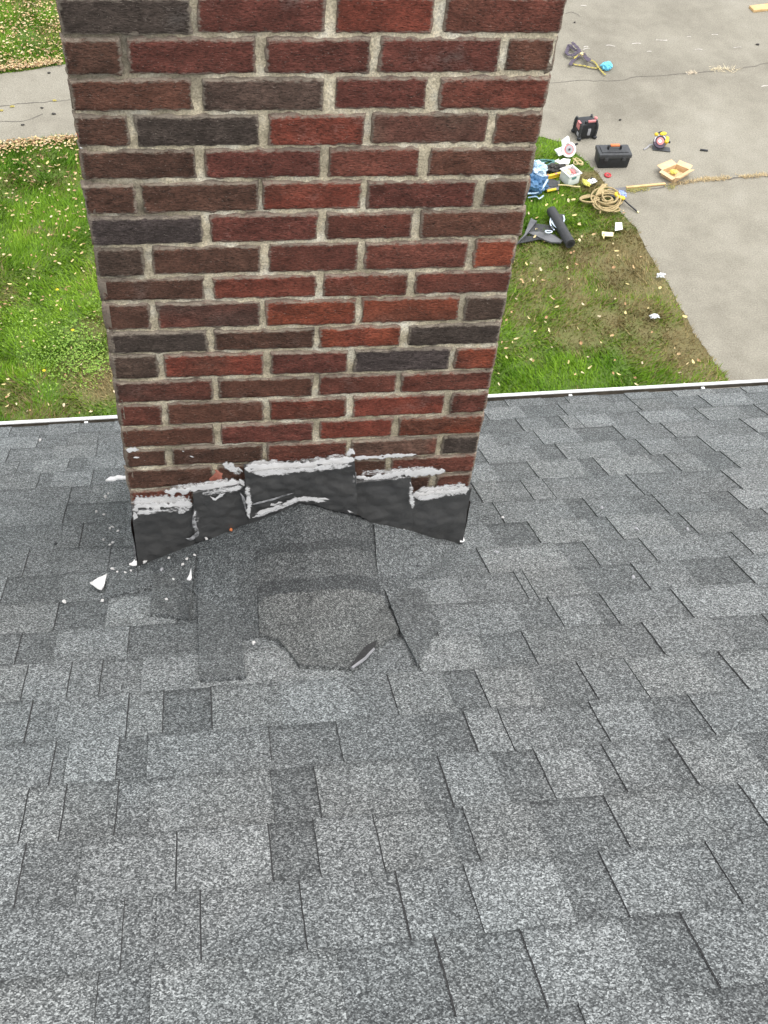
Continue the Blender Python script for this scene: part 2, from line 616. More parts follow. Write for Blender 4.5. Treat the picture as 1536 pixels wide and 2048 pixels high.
    def ribbon(self, pts, width, thick=0.004, mi=0, side=None, wob=0.0):
        pts = [Vector(p) for p in pts]
        prev = None
        for i, p in enumerate(pts):
            d = pts[min(i + 1, len(pts) - 1)] - pts[max(i - 1, 0)]
            d.normalize()
            s = Vector(side) if side is not None else d.cross(Vector((0, 0, 1)))
            if s.length < 1e-3:
                s = Vector((1, 0, 0))
            s.normalize()
            if wob:
                s = (s + Vector((0, 0, wob * math.sin(i * 1.3)))).normalized()
            u = Vector((0, 0, 1))
            a = [self.bm.verts.new(p - s * width / 2), self.bm.verts.new(p + s * width / 2),
                 self.bm.verts.new(p + s * width / 2 + u * thick), self.bm.verts.new(p - s * width / 2 + u * thick)]
            if prev:
                for j in range(4):
                    f = self.bm.faces.new((prev[j], prev[(j + 1) % 4], a[(j + 1) % 4], a[j]))
                    f.material_index = mi
            else:
                self.bm.faces.new(a[::-1]).material_index = mi
            prev = a
        self.bm.faces.new(prev).material_index = mi
        return self

    def build(self, name, mats, parent=None, smooth=True, world_to=None):
        me = bpy.data.meshes.new(name)
        bmesh.ops.recalc_face_normals(self.bm, faces=self.bm.faces[:])
        if world_to is not None:
            bmesh.ops.transform(self.bm, matrix=world_to, verts=self.bm.verts[:])
        self.bm.to_mesh(me)
        self.bm.free()
        o = link_mesh(name, me, mats, parent)
        if smooth:
            me.shade_smooth()
            try:
                me.set_sharp_from_angle(angle=rad(40))
            except Exception:
                pass
        return o


def catmull(P, n=8):
    P = [np.asarray(p, float) for p in P]
    out = []
    for i in range(len(P) - 1):
        p0, p1, p2, p3 = P[max(i - 1, 0)], P[i], P[i + 1], P[min(i + 2, len(P) - 1)]
        for t in np.linspace(0, 1, n, endpoint=False):
            out.append(0.5 * ((2 * p1) + (-p0 + p2) * t + (2 * p0 - 5 * p1 + 4 * p2 - p3) * t * t + (-p0 + 3 * p1 - 3 * p2 + p3) * t ** 3))
    out.append(P[-1])
    return out


def in_poly(X, Y, poly):
    r = np.zeros(len(X), bool)
    n = len(poly)
    for i in range(n):
        x0, y0 = poly[i]
        x1, y1 = poly[(i + 1) % n]
        c = ((y0 > Y) != (y1 > Y)) & (X < (x1 - x0) * (Y - y0) / (y1 - y0 + 1e-12) + x0)
        r ^= c
    return r


# ================================================================== THE SETTING
GS = 150.0
me = np_mesh('ground', [(-GS, -GS, ZG - 0.01), (GS, -GS, ZG - 0.01), (GS, GS, ZG - 0.01), (-GS, GS, ZG - 0.01)], [(0, 1, 2, 3)])
tag(link_mesh('ground', me, M['soil']), kind='structure')

edge_px = [(1560, 960), (1500, 850), (1451, 757), (1429, 724), (1407, 688), (1385, 656), (1364, 616), (1342, 572), (1318, 540), (1303, 519),
           (1290, 495), (1271, 454), (1243, 424), (1221, 388), (1200, 358), (1183, 336), (1161, 314), (1139, 295), (1118, 284), (1087, 273),
           (1000, 264), (800, 258), (600, 255), (400, 258), (152, 273), (0, 287), (-500, 330), (-1500, 400),
           (-1500, 300), (-500, 200), (0, 146.5), (124, 129.5), (300, 104), (470, 60), (600, 0), (700, -80), (800, -180), (900, -330),
           (2600, -380), (3200, 600), (2200, 900), (1800, 1000)]
edge_w = [G(u, v) for u, v in edge_px]


def ragged(poly, step=0.06, amp=0.03, n_ragged=37):
    out = []
    for i, p in enumerate(poly):
        q = poly[(i + 1) % len(poly)]
        L = np.linalg.norm(q - p)
        k = max(1, int(L / step)) if i < n_ragged else 1
        dr = (q - p) / (L + 1e-9)
        nr = np.array([-dr[1], dr[0], 0])
        for j in range(k):
            t = j / k
            b = p + (q - p) * t
            out.append(b + nr * amp * 2 * (vn(b[0] * 3, b[1] * 3, 1) + 0.5 * vn(b[0] * 14, b[1] * 14, 2)))
    return out


drive_poly = ragged(edge_w)
bm = bmesh.new()
bf = bm.faces.new([bm.verts.new((p[0], p[1], ZG)) for p in drive_poly])
bmesh.ops.triangulate(bm, faces=[bf])
for f in bm.faces:
    if f.normal.z < 0:
        f.normal_flip()
me = bpy.data.meshes.new('driveway')
bm.to_mesh(me)
bm.free()
drive = tag(link_mesh('driveway', me, M['asphalt']), kind='structure')

# cracks, scuffs on the driveway
mb = MB()


def crack(mb, px, wid, seed=0, z=0.004):
    P = catmull([G(u, v) for u, v in px], 10)
    P = [p + np.array([vn(p[0] * 9, p[1] * 9, seed), vn(p[0] * 9, p[1] * 9, seed + 5), 0]) * 0.05 for p in P]
    L, R = [], []
    for i, p in enumerate(P):
        d = P[min(i + 1, len(P) - 1)] - P[max(i - 1, 0)]
        d /= np.linalg.norm(d)
        s = np.array([-d[1], d[0], 0])
        k = wid * (0.55 + 0.9 * abs(vn(p[0] * 11, p[1] * 7, seed + 3)) * 2)
        L.append(mb.bm.verts.new(p + s * k / 2 + np.array([0, 0, z])))
        R.append(mb.bm.verts.new(p - s * k / 2 + np.array([0, 0, z])))
    for i in range(len(P) - 1):
        f = mb.bm.faces.new((L[i], R[i], R[i + 1], L[i + 1]))


crack(mb, [(1090, 165), (1135, 163), (1180, 162), (1225, 163), (1270, 156), (1320, 152), (1370, 148), (1440, 142), (1536, 128), (1700, 110)], 0.011, 1)
crack(mb, [(1130, 28), (1142, 24), (1160, 34)], 0.012, 2)
crack(mb, [(-60, 216), (0, 211), (40, 209), (80, 205), (140, 200)], 0.012, 3)
crack(mb, [(-60, 248), (0, 243), (50, 241), (90, 229)], 0.009, 4)
crack(mb, [(1200, 372), (1260, 380), (1340, 372), (1400, 362), (1480, 357), (1560, 350)], 0.022, 5)
tag(mb.build('crack', M['crack'], drive, smooth=False), kind='structure')
mb = MB()
for i, (u, v, L) in enumerate([(1222, 92, 18), (1273, 87, 17), (1325, 81, 20), (1378, 74, 12), (1430, 71, 16), (1395, 99, 16), (1475, 96, 16),
                               (1172, 93, 12), (1172, 98, 14), (1166, 12, 12), (1381, 147, 14), (1530, 172, 18), (1300, 104, 8)]):
    crack(mb, [(u - L / 2, v + 0.5), (u, v - 0.5), (u + L / 2, v)], 0.016, 20 + i, 0.0045)
tag(mb.build('scuff_mark', M['chalk'], drive, smooth=False), kind='structure')

# ------------------------------------------------------------------ lawn: grass blades
DP = [(p[0], p[1]) for p in drive_poly]


def ga(u, v):
    p = G(u, v)
    return p[0], p[1]


DRY = [(ga(1080, 560), 0.6, 0.6), (ga(1060, 610), 0.4, 0.65), (ga(1130, 668), 0.35, 0.9), (ga(1280, 560), 0.55, 0.9), (ga(1330, 650), 0.5, 0.9), (ga(1290, 600), 0.4, 0.8),
       (ga(1390, 700), 0.45, 0.9), (ga(1250, 500), 0.45, 0.7), (ga(1230, 640), 0.3, 0.5), (ga(1360, 750), 0.4, 0.5), (ga(1150, 520), 0.4, 0.5), (ga(1300, 700), 0.35, 0.6),
       (ga(200, 655), 0.22, 0.85), (ga(205, 765), 0.32, 0.95), (ga(150, 790), 0.3, 0.7), (ga(60, 830), 0.35, 0.4), (ga(15, 595), 0.2, 0.6),
       (ga(100, 500), 0.25, 0.25)]


def dryness(X, Y):
    d = np.zeros(len(X))
    for (cx, cy), r, k in DRY:
        d = np.maximum(d, k * np.exp(-((X - cx) ** 2 + (Y - cy) ** 2) / (r * r)))
    # strip of dead grass along the driveway
    ed = np.array([p[:2] for p in edge_w[1:17]])
    dist = np.full(len(X), 9.0)
    for a, b in zip(ed, ed[1:]):
        ab = b - a
        t = np.clip(((X - a[0]) * ab[0] + (Y - a[1]) * ab[1]) / (ab @ ab), 0, 1)
        dist = np.minimum(dist, np.hypot(X - a[0] - t * ab[0], Y - a[1] - t * ab[1]))
    d = np.maximum(d, 1.1 * np.exp(-(dist / 0.30) ** 2) * (Y < 11))
    d = np.minimum(d, 0.8) + 0.04 * (X > 1) + 0.75 * vn(X * 2.2, Y * 2.2, 3) + 0.5 * vn(X * 7, Y * 7, 4)
    return np.clip(d, 0, 1)


xs_, ys_ = np.linspace(-7, 7.5, 220), np.linspace(3.5, 21, 260)
XX, YY = np.meshgrid(xs_, ys_, indexing='ij')
XX, YY = XX.ravel(), YY.ravel()
dd_ = dryness(XX, YY)[:, None]
me = np_mesh('lawn', np.c_[XX, YY, np.full(len(XX), ZG - 0.005)], gridF(220, 260), None,
             {'col': np.array([0.080, 0.135, 0.020]) * (1 - dd_) + np.array([0.135, 0.115, 0.045]) * dd_})
tag(link_mesh('lawn', me, M['grass']), kind='structure')


def blades(name, rects, hmul=1.0):
    V, F, C = [], [], []
    n0 = 0
    for (x0, x1, y0, y1, dens) in rects:
        n = int((x1 - x0) * (y1 - y0) * dens)
        X = RNG.uniform(x0, x1, n)
        Y = RNG.uniform(y0, y1, n)
        k = ~in_poly(X, Y, DP)
        X, Y = X[k], Y[k]
        n = len(X)
        dr = dryness(X, Y)
        keep = RNG.random(n) > dr * 0.3
        X, Y, dr = X[keep], Y[keep], dr[keep]
        n = len(X)
        a = RNG.uniform(0, 2 * np.pi, n)
        cl = 0.6 + 1.1 * (vn(X * 6, Y * 6, 8) + 0.5)
        h = RNG.uniform(0.03, 0.07, n) * cl * (1 - 0.35 * dr) * hmul
        wd = RNG.uniform(0.004, 0.009, n)
        le = RNG.uniform(0.3, 1.3, n) * h
        la = vn(X * 1.3, Y * 1.3, 12) * 9 + RNG.normal(0, 0.9, n)
        bx, by = np.cos(a) * wd, np.sin(a) * wd
        z = np.full(n, ZG - 0.012)
        tip = np.c_[X + np.cos(la) * le, Y + np.sin(la) * le, z + h]
        V.append(np.stack([np.c_[X - bx, Y - by, z], np.c_[X + bx, Y + by, z], tip], 1).reshape(-1, 3))
        F.append(np.arange(3 * n).reshape(-1, 3) + n0)
        n0 += 3 * n
        g = vn(X * 0.9, Y * 0.9, 21) + 0.6 * vn(X * 3.5, Y * 3.5, 22) + RNG.normal(0, 0.22, n)
        g = np.clip(g + 0.5, 0, 1)[:, None]
        green = np.array([0.070, 0.178, 0.006]) * (1 - g) + np.array([0.205, 0.350, 0.022]) * g
        dry = np.array([0.16, 0.115, 0.05]) * (1 - g) + np.array([0.36, 0.29, 0.13]) * g
        mixd = (RNG.random(n) < dr * 1.05)[:, None]
        c = np.where(mixd, dry, green * (1 - dr[:, None] * 0.3) + np.array([0.05, 0.03, 0.0]) * dr[:, None])
        C.append(np.repeat(c, 3, 0))
    me = np_mesh(name, np.vstack(V), np.vstack(F), None, {'col': np.vstack(C)})
    return me


rects = [(-4.2, -0.6, 5.6, 12.2, 4200), (-4.6, 0.2, 12.2, 20.0, 3000), (1.6, 6.6, 6.4, 12.4, 4200),
         (-0.6, 1.6, 5.6, 12.2, 3600), (-9, -4.2, 4, 20, 500), (0.2, 4, 13, 20, 1600), (-4.2, 6.6, 4.2, 5.6, 1500), (-0.6, 6.6, 5.6, 6.4, 1500)]
tag(link_mesh('grass', blades('grass', rects), M['grass']),
    'short green lawn grass with dead brown patches beside the driveway', 'grass', kind='stuff')

# clover / broad weeds on the left lawn
n = 1500
cxy = [(ga(150, 690), 0.36, 600), (ga(110, 730), 0.34, 350), (ga(185, 735), 0.22, 300), (ga(40, 640), 0.35, 160), (ga(195, 620), 0.2, 90)]
V, F, C, n0 = [], [], [], 0
for (cx, cy), r, k in cxy:
    X = RNG.normal(cx, r * 0.55, k)
    Y = RNG.normal(cy, r * 0.55, k)
    a = RNG.uniform(0, 6.28, k)
    s = RNG.uniform(0.008, 0.017, k)
    z = ZG + RNG.uniform(0.03, 0.065, k)
    ux, uy = np.cos(a) * s, np.sin(a) * s
    t = RNG.uniform(-0.4, 0.4, (k, 2)) * s[:, None]
    V.append(np.stack([np.c_[X - ux, Y - uy, z - t[:, 0]], np.c_[X + uy * .6, Y - ux * .6, z - t[:, 1]], np.c_[X + ux, Y + uy, z + t[:, 0]], np.c_[X - uy * .6, Y + ux * .6, z + t[:, 1]]], 1).reshape(-1, 3))
    F.append(np.arange(4 * k).reshape(-1, 4) + n0)
    n0 += 4 * k
    g = RNG.random((k, 1))
    C.append(np.repeat(np.array([0.10, 0.21, 0.02]) * (1 - g) + np.array([0.25, 0.36, 0.06]) * g, 4, 0))
tag(link_mesh('clover', np_mesh('clover', np.vstack(V), np.vstack(F), None, {'col': np.vstack(C)}), M['grass']),
    'bright broad-leaved clover patch in the left lawn', 'clover', kind='stuff')

# dead grass sprouting from the driveway seam
V, F, C, n0 = [], [], [], 0


def tufts(px, k, wid, hh, col0, col1):
    global n0
    P = np.array(catmull([G(u, v) for u, v in px], 20))
    t = RNG.uniform(0, len(P) - 1.001, k)
    i = t.astype(int)
    q = P[i] + (P[i + 1] - P[i]) * (t - i)[:, None]
    dens = vn(q[:, 0] * 5, q[:, 1] * 5, 31) > -0.2
    q = q[dens]
    k = len(q)
    q = q + np.c_[RNG.normal(0, wid, k), RNG.normal(0, wid, k), np.full(k, 0.005)]
    a = RNG.uniform(0, 6.28, k)
    L = RNG.uniform(0.02, hh, k)
    b = np.c_[-np.sin(a), np.cos(a), np.zeros(k)] * 0.004
    tip = q + np.c_[np.cos(a) * L, np.sin(a) * L, RNG.uniform(0.004, 0.03, k)]
    V.append(np.stack([q - b, q + b, tip], 1).reshape(-1, 3))
    F.append(np.arange(3 * k).reshape(-1, 3) + n0)
    n0 += 3 * k
    g = RNG.random((k, 1))
    C.append(np.repeat(np.array(col0) * (1 - g) + np.array(col1) * g, 3, 0))


tufts([(1340, 371), (1400, 361), (1440, 358), (1490, 354), (1560, 348), (1620, 344)], 1300, 0.022, 0.05, (0.34, 0.25, 0.12), (0.60, 0.48, 0.28))
tufts([(1255, 381), (1300, 378), (1345, 374)], 500, 0.03, 0.06, (0.16, 0.17, 0.04), (0.42, 0.36, 0.14))
tufts([(1405, 137), (1425, 140), (1445, 138), (1462, 141), (1480, 139)], 90, 0.03, 0.12, (0.5, 0.42, 0.26), (0.75, 0.65, 0.45))
tufts([(1375, 148), (1392, 146)], 60, 0.015, 0.06, (0.5, 0.42, 0.3), (0.7, 0.6, 0.45))
tag(link_mesh('dead_grass', np_mesh('dead_grass', np.vstack(V), np.vstack(F), None, {'col': np.vstack(C)}), M['straw']),
    'dry straw-coloured grass growing in the cracks of the driveway', 'dead grass', kind='stuff')


# ------------------------------------------------------------------ fallen leaves
def leaf_mesh(i):
    r = np.random.default_rng(100 + i)
    L, Wd = r.uniform(0.022, 0.038), r.uniform(0.010, 0.019)
    us = np.linspace(-1, 1, 7)
    V, F = [], []
    curl = r.uniform(0.2, 1.0)
    for u in us:
        wv = Wd * (1 - u * u) ** 0.6 * (1 + 0.25 * r.normal()) + 0.001
        for s in (-1, 0, 1):
            V.append((u * L, s * wv, 0.006 + curl * 0.012 * (s * s) + 0.008 * u * u * r.uniform(0, 1.5)))
    F = gridF(7, 3)
    c = [(0.62, 0.50, 0.26), (0.52, 0.36, 0.19), (0.66, 0.56, 0.33), (0.42, 0.25, 0.13), (0.64, 0.52, 0.24), (0.58, 0.48, 0.32)][i % 6]
    me = np_mesh('fallen_leaf', V, F, None, {'col': np.tile(c, (len(V), 1))}, True)
    me.materials.append(M['leaf'])
    return me


LM = [leaf_mesh(i) for i in range(12)]


def scatter_px(u0, u1, v0, v1, k, lawn=True, inv=None):
    out = []
    while len(out) < k:
        u, v = random.uniform(u0, u1), random.uniform(v0, v1)
        p = G(u, v)
        if lawn and in_poly(np.array([p[0]]), np.array([p[1]]), DP)[0]:
            continue
        if not lawn and not in_poly(np.array([p[0]]), np.array([p[1]]), DP)[0]:
            continue
        out.append(p)
    return out


ind, bulk = [], []
ind += [(p, 'R') for p in scatter_px(985, 1440, 500, 790, 95)]
ind += [(p, 'R') for p in scatter_px(1040, 1250, 300, 500, 42)]
ind += [(p, 'L') for p in scatter_px(0, 232, 560, 838, 60)]
ind += [(p, 'L') for p in scatter_px(0, 205, 300, 560, 70)]
bulk += scatter_px(-20, 190, 290, 440, 200)
bulk += scatter_px(-20, 190, 440, 620, 60)
bulk += scatter_px(240, 980, 300, 790, 260)
bulk += scatter_px(-30, 125, -30, 130, 900)
for k_, (a, b) in enumerate([((-30, 150), (126, 131)), ((-30, 291), (153, 275))]):
    for i in range(520):
        t = random.random()
        u = a[0] + (b[0] - a[0]) * t
        v = a[1] + (b[1] - a[1]) * t + (-abs(random.gauss(0, 7)) if k_ == 0 else abs(random.gauss(0, 9))) + random.uniform(-2, 2)
        bulk.append(G(u, v))
for i, (p, side) in enumerate(ind):
    o = bpy.data.objects.new('fallen_leaf', LM[i % 12])
    COL.objects.link(o)
    o.location = (p[0], p[1], ZG + random.uniform(0.035, 0.06))
    s = random.uniform(0.5, 1.0) if side == 'R' else random.uniform(0.4, 0.75)
    o.scale = (s, s, s)
    o.rotation_euler = (random.gauss(0, 0.35), random.gauss(0, 0.35), random.uniform(0, 6.28))
    if side == 'R':
        tag(o, 'small curled tan leaf lying on the lawn right of the chimney', 'leaf', 'leaves on the lawn right of the chimney')
    else:
        tag(o, 'small curled tan leaf lying on the lawn left of the chimney', 'leaf', 'leaves on the lawn left of the chimney')
acc = Acc()
for i, p in enumerate(bulk):
    me = LM[i % 12]
    V = np.empty(len(me.vertices) * 3, np.float32)
    me.vertices.foreach_get('co', V)
    V = V.reshape(-1, 3)
    a = random.uniform(0, 6.28)
    s = random.uniform(0.4, 0.75)
    R = np.array(Matrix.Rotation(a, 3, 'Z') @ Matrix.Rotation(random.gauss(0, 0.35), 3, 'X'))
    V = (V * s) @ R.T + np.array([p[0], p[1], ZG + random.uniform(0.015, 0.055)])
    c = np.array(random.choice([(0.52, 0.40, 0.22), (0.44, 0.29, 0.16), (0.58, 0.48, 0.30), (0.34, 0.20, 0.11), (0.54, 0.42, 0.20)]))
    acc.add(V, gridF(7, 3), 0, col=np.tile(c, (len(V), 1)))
tag(acc.build('leaf_litter', M['leaf'], smooth=True), 'tan leaf litter strewn over the far lawn and along both edges of the asphalt path', 'leaves', kind='stuff')

# ================================================================== THE HOUSE
house = empty('house', (0.4, -2.0, ZG))
tag(house, 'house with grey shingled roof, brick chimney and white gutter', 'house')
HL = Matrix.Translation(-house.location)


def to_house(o):
    """objects are modelled in world coordinates; keep them there under the house"""
    o.parent = house
    o.matrix_parent_inverse = HL
    return o


# ------------------------------------------------------------------ roof shingles
# course boundaries along the slope, read at x=-0.2 and x=1.2
BL = [1.298, 1.18, 1.043, 0.897, 0.765, 0.617, 0.464, 0.304, 0.125, -0.040, -0.205, -0.355, -0.507, -0.655, -0.816, -0.957, -1.115, -1.268, -1.415, -1.565]
BR = [1.282, 1.189, 1.040, 0.888, 0.733, 0.572, 0.403, 0.229, 0.073, -0.083, -0.238, -0.397, -0.553, -0.707, -0.868, -1.012, -1.160, -1.300, -1.448, -1.592]
while BL[-1] > -3.3:
    BL.append(BL[-1] - 0.150)
    BR.append(BR[-1] - 0.150)
EXTRA = 0.03
SLOTS = {}


def bnd(k, x):
    t = np.clip((np.asarray(x) + 0.2) / 1.4, -0.6, 1.8)
    return BL[k] + (BR[k] - BL[k]) * t


SLOT_RAW = """1.673 1.203;1.230 1.199;-.253 1.196;1.852 1.191;1.451 1.190;2.114 1.180;-.374 1.075;1.920 1.067;1.400 1.058;1.666 1.053;-.181 1.043;2.057 .921;1.358 .920;-.449 .918;1.635 .903;1.411 .899;1.841 .896;-.175 .895;1.206 .888;-.251 .775;-.401 .773;1.659 .763;1.495 .745;1.227 .737;1.934 .728;-.168 .637;-.323 .616;1.010 .613;1.719 .599;1.516 .580;1.254 .572;-.218 .464;1.325 .411;1.546 .409;1.724 .405;1.121 .403;-.218 .304;.915 .276;1.057 .255;1.121 .247;1.650 .229;1.368 .224;-.159 .182;.935 .124;1.184 .074;1.379 .064;1.594 .059;-.276 -.033;.989 -.049;-.076 -.056;1.199 -.080;1.395 -.096;-.305 -.169;1.087 -.224;1.230 -.238;1.471 -.252;.871 -.336;.893 -.342;-.170 -.365;1.155 -.391;1.399 -.416;-.006 -.487;.637 -.491;-.231 -.505;.907 -.513;1.027 -.536;1.192 -.553;.137 -.631;.573 -.642;-.052 -.650;-.113 -.652;-.199 -.656;.808 -.670;1.069 -.699;.291 -.801;.072 -.788;.007 -.805;.503 -.812;.674 -.813;-.172 -.816;.879 -.840;.975 -.854;1.170 -.868;.136 -.946;-.002 -.938;-.112 -.949;.384 -.963;.618 -.967;.681 -.967;.853 -.994;1.042 -1.011;.830 -1.102;.124 -1.103;.005 -1.108;-.141 -1.113;-.080 -1.119;.331 -1.121;.543 -1.122;.710 -1.144;.952 -1.160;-.126 -1.269;.102 -1.269;.175 -1.271;.410 -1.281;.315 -1.284;.553 -1.290;.783 -1.29;1.010 -1.277;.216 -1.397;.031 -1.412;.137 -1.413;.281 -1.425;.422 -1.426;.523 -1.437;.729 -1.447;.894 -1.452;.006 -1.51;.145 -1.527;.453 -1.568;.570 -1.585;.796 -1.592"""
for it in SLOT_RAW.split(';'):
    x, s = map(float, it.split())
    # the slot's upper end s belongs to the course whose uphill boundary is nearest s
    k = min(range(1, len(BL)), key=lambda q: abs(float(bnd(q, x)) - s))
    SLOTS.setdefault(k, []).append(x)

rr = random.Random(3)
acc = Acc()
XMIN, XMAX = -2.6, 4.6


th_slot = 0.0009


def strip(acc, x0, x1, k, h, tone, warm, walls):
    """one laminated tab between courses k-1 (lower) and k (upper)"""
    nx = max(3, int((x1 - x0) / 0.03) + 2)
    ns = 8
    xs = np.linspace(x0, x1, nx)
    X = np.repeat(xs, ns)
    t = np.tile(np.linspace(0, 1, ns), nx)            # 0 uphill .. 1 butt
    Su = bnd(k, X) - EXTRA
    Sl = bnd(k - 1, X)
    t = t ** 0.8
    rag = 0.0022 * vn(X * 90, np.full_like(X, k * 3.3), 41) + 0.0015 * vn(X * 14, np.full_like(X, k * 1.7), 42)
    S = Su + (Sl + rag - Su) * t
    edgeX = (X == x0) | (X == x1)
    Xj = X + np.where(edgeX, 0.0016 * vn(S * 70, X * 0 + k, 43), 0)
    H = -0.003 + 0.0085 * t + h + 0.0022 * vn(X * 5, S * 5, 44) + 0.0006 * vn(X * 40, S * 40, 45)
    P = RO + Xj[:, None] * E1 + S[:, None] * E2 + H[:, None] * EN
    tn = tone - rr.choice([0.05, 0.14, 0.22, 0.32]) * np.clip((t - 0.90) / 0.09, 0, 1) - rr.choice([0.0, 0.0, 0.06]) * np.clip((0.45 - t) / 0.2, 0, 1)  # contact shadow along the butt put into the tone, strength varied per tab
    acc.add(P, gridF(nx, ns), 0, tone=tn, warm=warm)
    # butt edge
    idx = np.arange(nx) * ns + ns - 1
    top = P[idx]
    bot = top - EN * 0.009 + E2 * 0.001
    Vv = np.vstack([top, bot])
    i = np.arange(nx - 1)
    acc.add(Vv, np.c_[i, i + nx, i + nx + 1, i + 1], 1, tone=1.0, warm=0.0)
    for side in (0, nx - 1):
        if not walls:
            break
        top = P[side * ns:side * ns + ns]
        bot = top - EN * 0.0075
        i = np.arange(ns - 1)
        acc.add(np.vstack([top, bot]), np.c_[i, i + 1, i + ns + 1, i + ns], 1, tone=1.0, warm=0.0)
        if (side == 0) == ((x0 + x1) / 2 > 0.22):       # the open slot beside the tab
            gw = rr.choice([0.0009, 0.0013, 0.0018, 0.0024] if abs((x0 if side == 0 else x1) - 0.2) < 0.38 else [0.0005, 0.0008, 0.0012, 0.0018]) * (-1 if side == 0 else 1)
            keep = rr.choice([0, 0, 0, 1, 2])
            a_ = top[keep:] - EN * (th_slot)
            b_ = a_ + E1 * gw
            i = np.arange(len(a_) - 1)
            acc.add(np.vstack([a_, b_]), np.c_[i, i + 1, i + len(a_) + 1, i + len(a_)], 1, tone=1.0, warm=0.0)


for k in range(1, len(BL)):
    sl = sorted(SLOTS.get(k, []))
    ev = []                                            # raised tabs as (x0, x1)
    # right of the camera the tab starts at the traced edge, left of it the tab ends there
    xs = [XMIN] + sl + [XMAX]
    full = []
    for a, b in zip(xs, xs[1:]):
        full.append(a)
        g = b - a
        lim = 0.36
        if g > lim:
            inside = (a > -0.55 and b < 2.25)
            step = 0.26
            n = int(g / step)
            for j in range(1, n):
                full.append(a + g * j / n + rr.uniform(-0.05, 0.05))
    full = sorted(full) + [XMAX]
    base_t = rr.uniform(-0.06, 0.06)
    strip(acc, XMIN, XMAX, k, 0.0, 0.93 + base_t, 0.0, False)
    # recess tone pieces laid as the base layer, tabs on top
    for a, b in zip(full, full[1:]):
        g = b - a
        if g < 0.02:
            continue
        frac = rr.uniform(0.45, 0.78) if g > 0.10 else 1.0
        tone = rr.choice([1.05, 1.10, 1.0, 1.15, 1.04, 0.94, 1.07])
        warm = rr.choice([0, 0, 0, 0.1])
        th = 0.0028
        c = 0.22 - 0.0 * k
        if (a + b) / 2 > c:
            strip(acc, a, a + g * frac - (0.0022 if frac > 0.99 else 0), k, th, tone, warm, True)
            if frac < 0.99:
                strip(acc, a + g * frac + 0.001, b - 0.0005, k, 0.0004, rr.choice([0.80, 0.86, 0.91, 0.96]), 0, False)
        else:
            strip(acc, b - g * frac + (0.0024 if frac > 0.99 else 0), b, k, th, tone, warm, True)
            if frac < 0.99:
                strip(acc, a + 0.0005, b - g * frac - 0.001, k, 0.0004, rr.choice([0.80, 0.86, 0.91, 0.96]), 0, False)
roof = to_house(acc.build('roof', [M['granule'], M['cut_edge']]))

# deck below the shingles and the far slope
mb = MB()
sR = BL[-1]
a, b, c, d = RP(XMIN, 1.292, -0.02), RP(XMAX, 1.292, -0.02), RP(XMAX, sR, -0.02), RP(XMIN, sR, -0.02)
mb.bm.faces.new([mb.bm.verts.new(p) for p in (a, b, c, d)])
e1, e2 = RP(XMAX, sR, 0.004), RP(XMIN, sR, 0.004)
f1, f2 = e1 + np.array([0, -4.2, -2.55]), e2 + np.array([0, -4.2, -2.55])
mb.bm.faces.new([mb.bm.verts.new(p) for p in (e1, e2, f2, f1)])
o = mb.build('roof_deck', M['granule'], smooth=False)
o.data.attributes.new('tone', 'FLOAT', 'POINT').data.foreach_set('value', [1.0] * len(o.data.vertices))
to_house(o)

# ------------------------------------------------------------------ cricket (saddle) behind the chimney
A_ = FX(602, 1000)
L_ = np.array([-0.012, 0.0, ZB + 0.002])
R_ = np.array([W + 0.012, 0.0, ZB + 0.0188 * W + 0.002])
tx, ts = RS(640, 1338)
T_ = RP(tx, ts, 0.006)


def plane(a, b, c):
    n = np.cross(b - a, c - a)
    n /= np.linalg.norm(n)
    return (n if n[2] > 0 else -n), a


NL, PL = plane(L_, T_, A_)
NR, PR = plane(A_, T_, R_)
RPL = RP(0, 0, 0.007)


def onroof(u, v):
    """point on the saddle, or on the shingles beyond it"""
    pl, tl = hit(u, v, NL, PL)
    pr, tr = hit(u, v, NR, PR)
    p0, t0 = hit(u, v, EN, RPL)
    t, p, nn = (tl, pl, NL) if tl > tr else (tr, pr, NR)
    if t0 < t:
        return p0, EN
    return p, nn


mb = MB()
for tri in ((L_, T_, A_), (A_, T_, R_)):
    mb.sheet(tri, 0.0, 0.0, 0.004, 5.0, 5)
o = mb.build('saddle', M['granule'], roof)


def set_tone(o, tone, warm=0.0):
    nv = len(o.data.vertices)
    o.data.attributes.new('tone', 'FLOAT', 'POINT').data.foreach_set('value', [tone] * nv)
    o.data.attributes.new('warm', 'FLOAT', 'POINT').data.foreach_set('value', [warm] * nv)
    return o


set_tone(o, 0.72)  # darker tone: newer shingles, plus the chimney's shade put into the colour


def rounded(p):
    """the ridge of the saddle is bent, not folded"""
    d = T_[:2] - A_[:2]
    d = d / np.linalg.norm(d)
    q = p[:2] - A_[:2]
    k = abs(q[0] * -d[1] + q[1] * d[0])
    along = np.clip(np.dot(q, d) / np.linalg.norm(T_[:2] - A_[:2]), 0, 1)
    return 0.020 * math.sin(math.pi * min(1.0, along * 1.1 + 0.02)) * math.exp(-(k / 0.075) ** 2) if along < 0.88 else 0.0


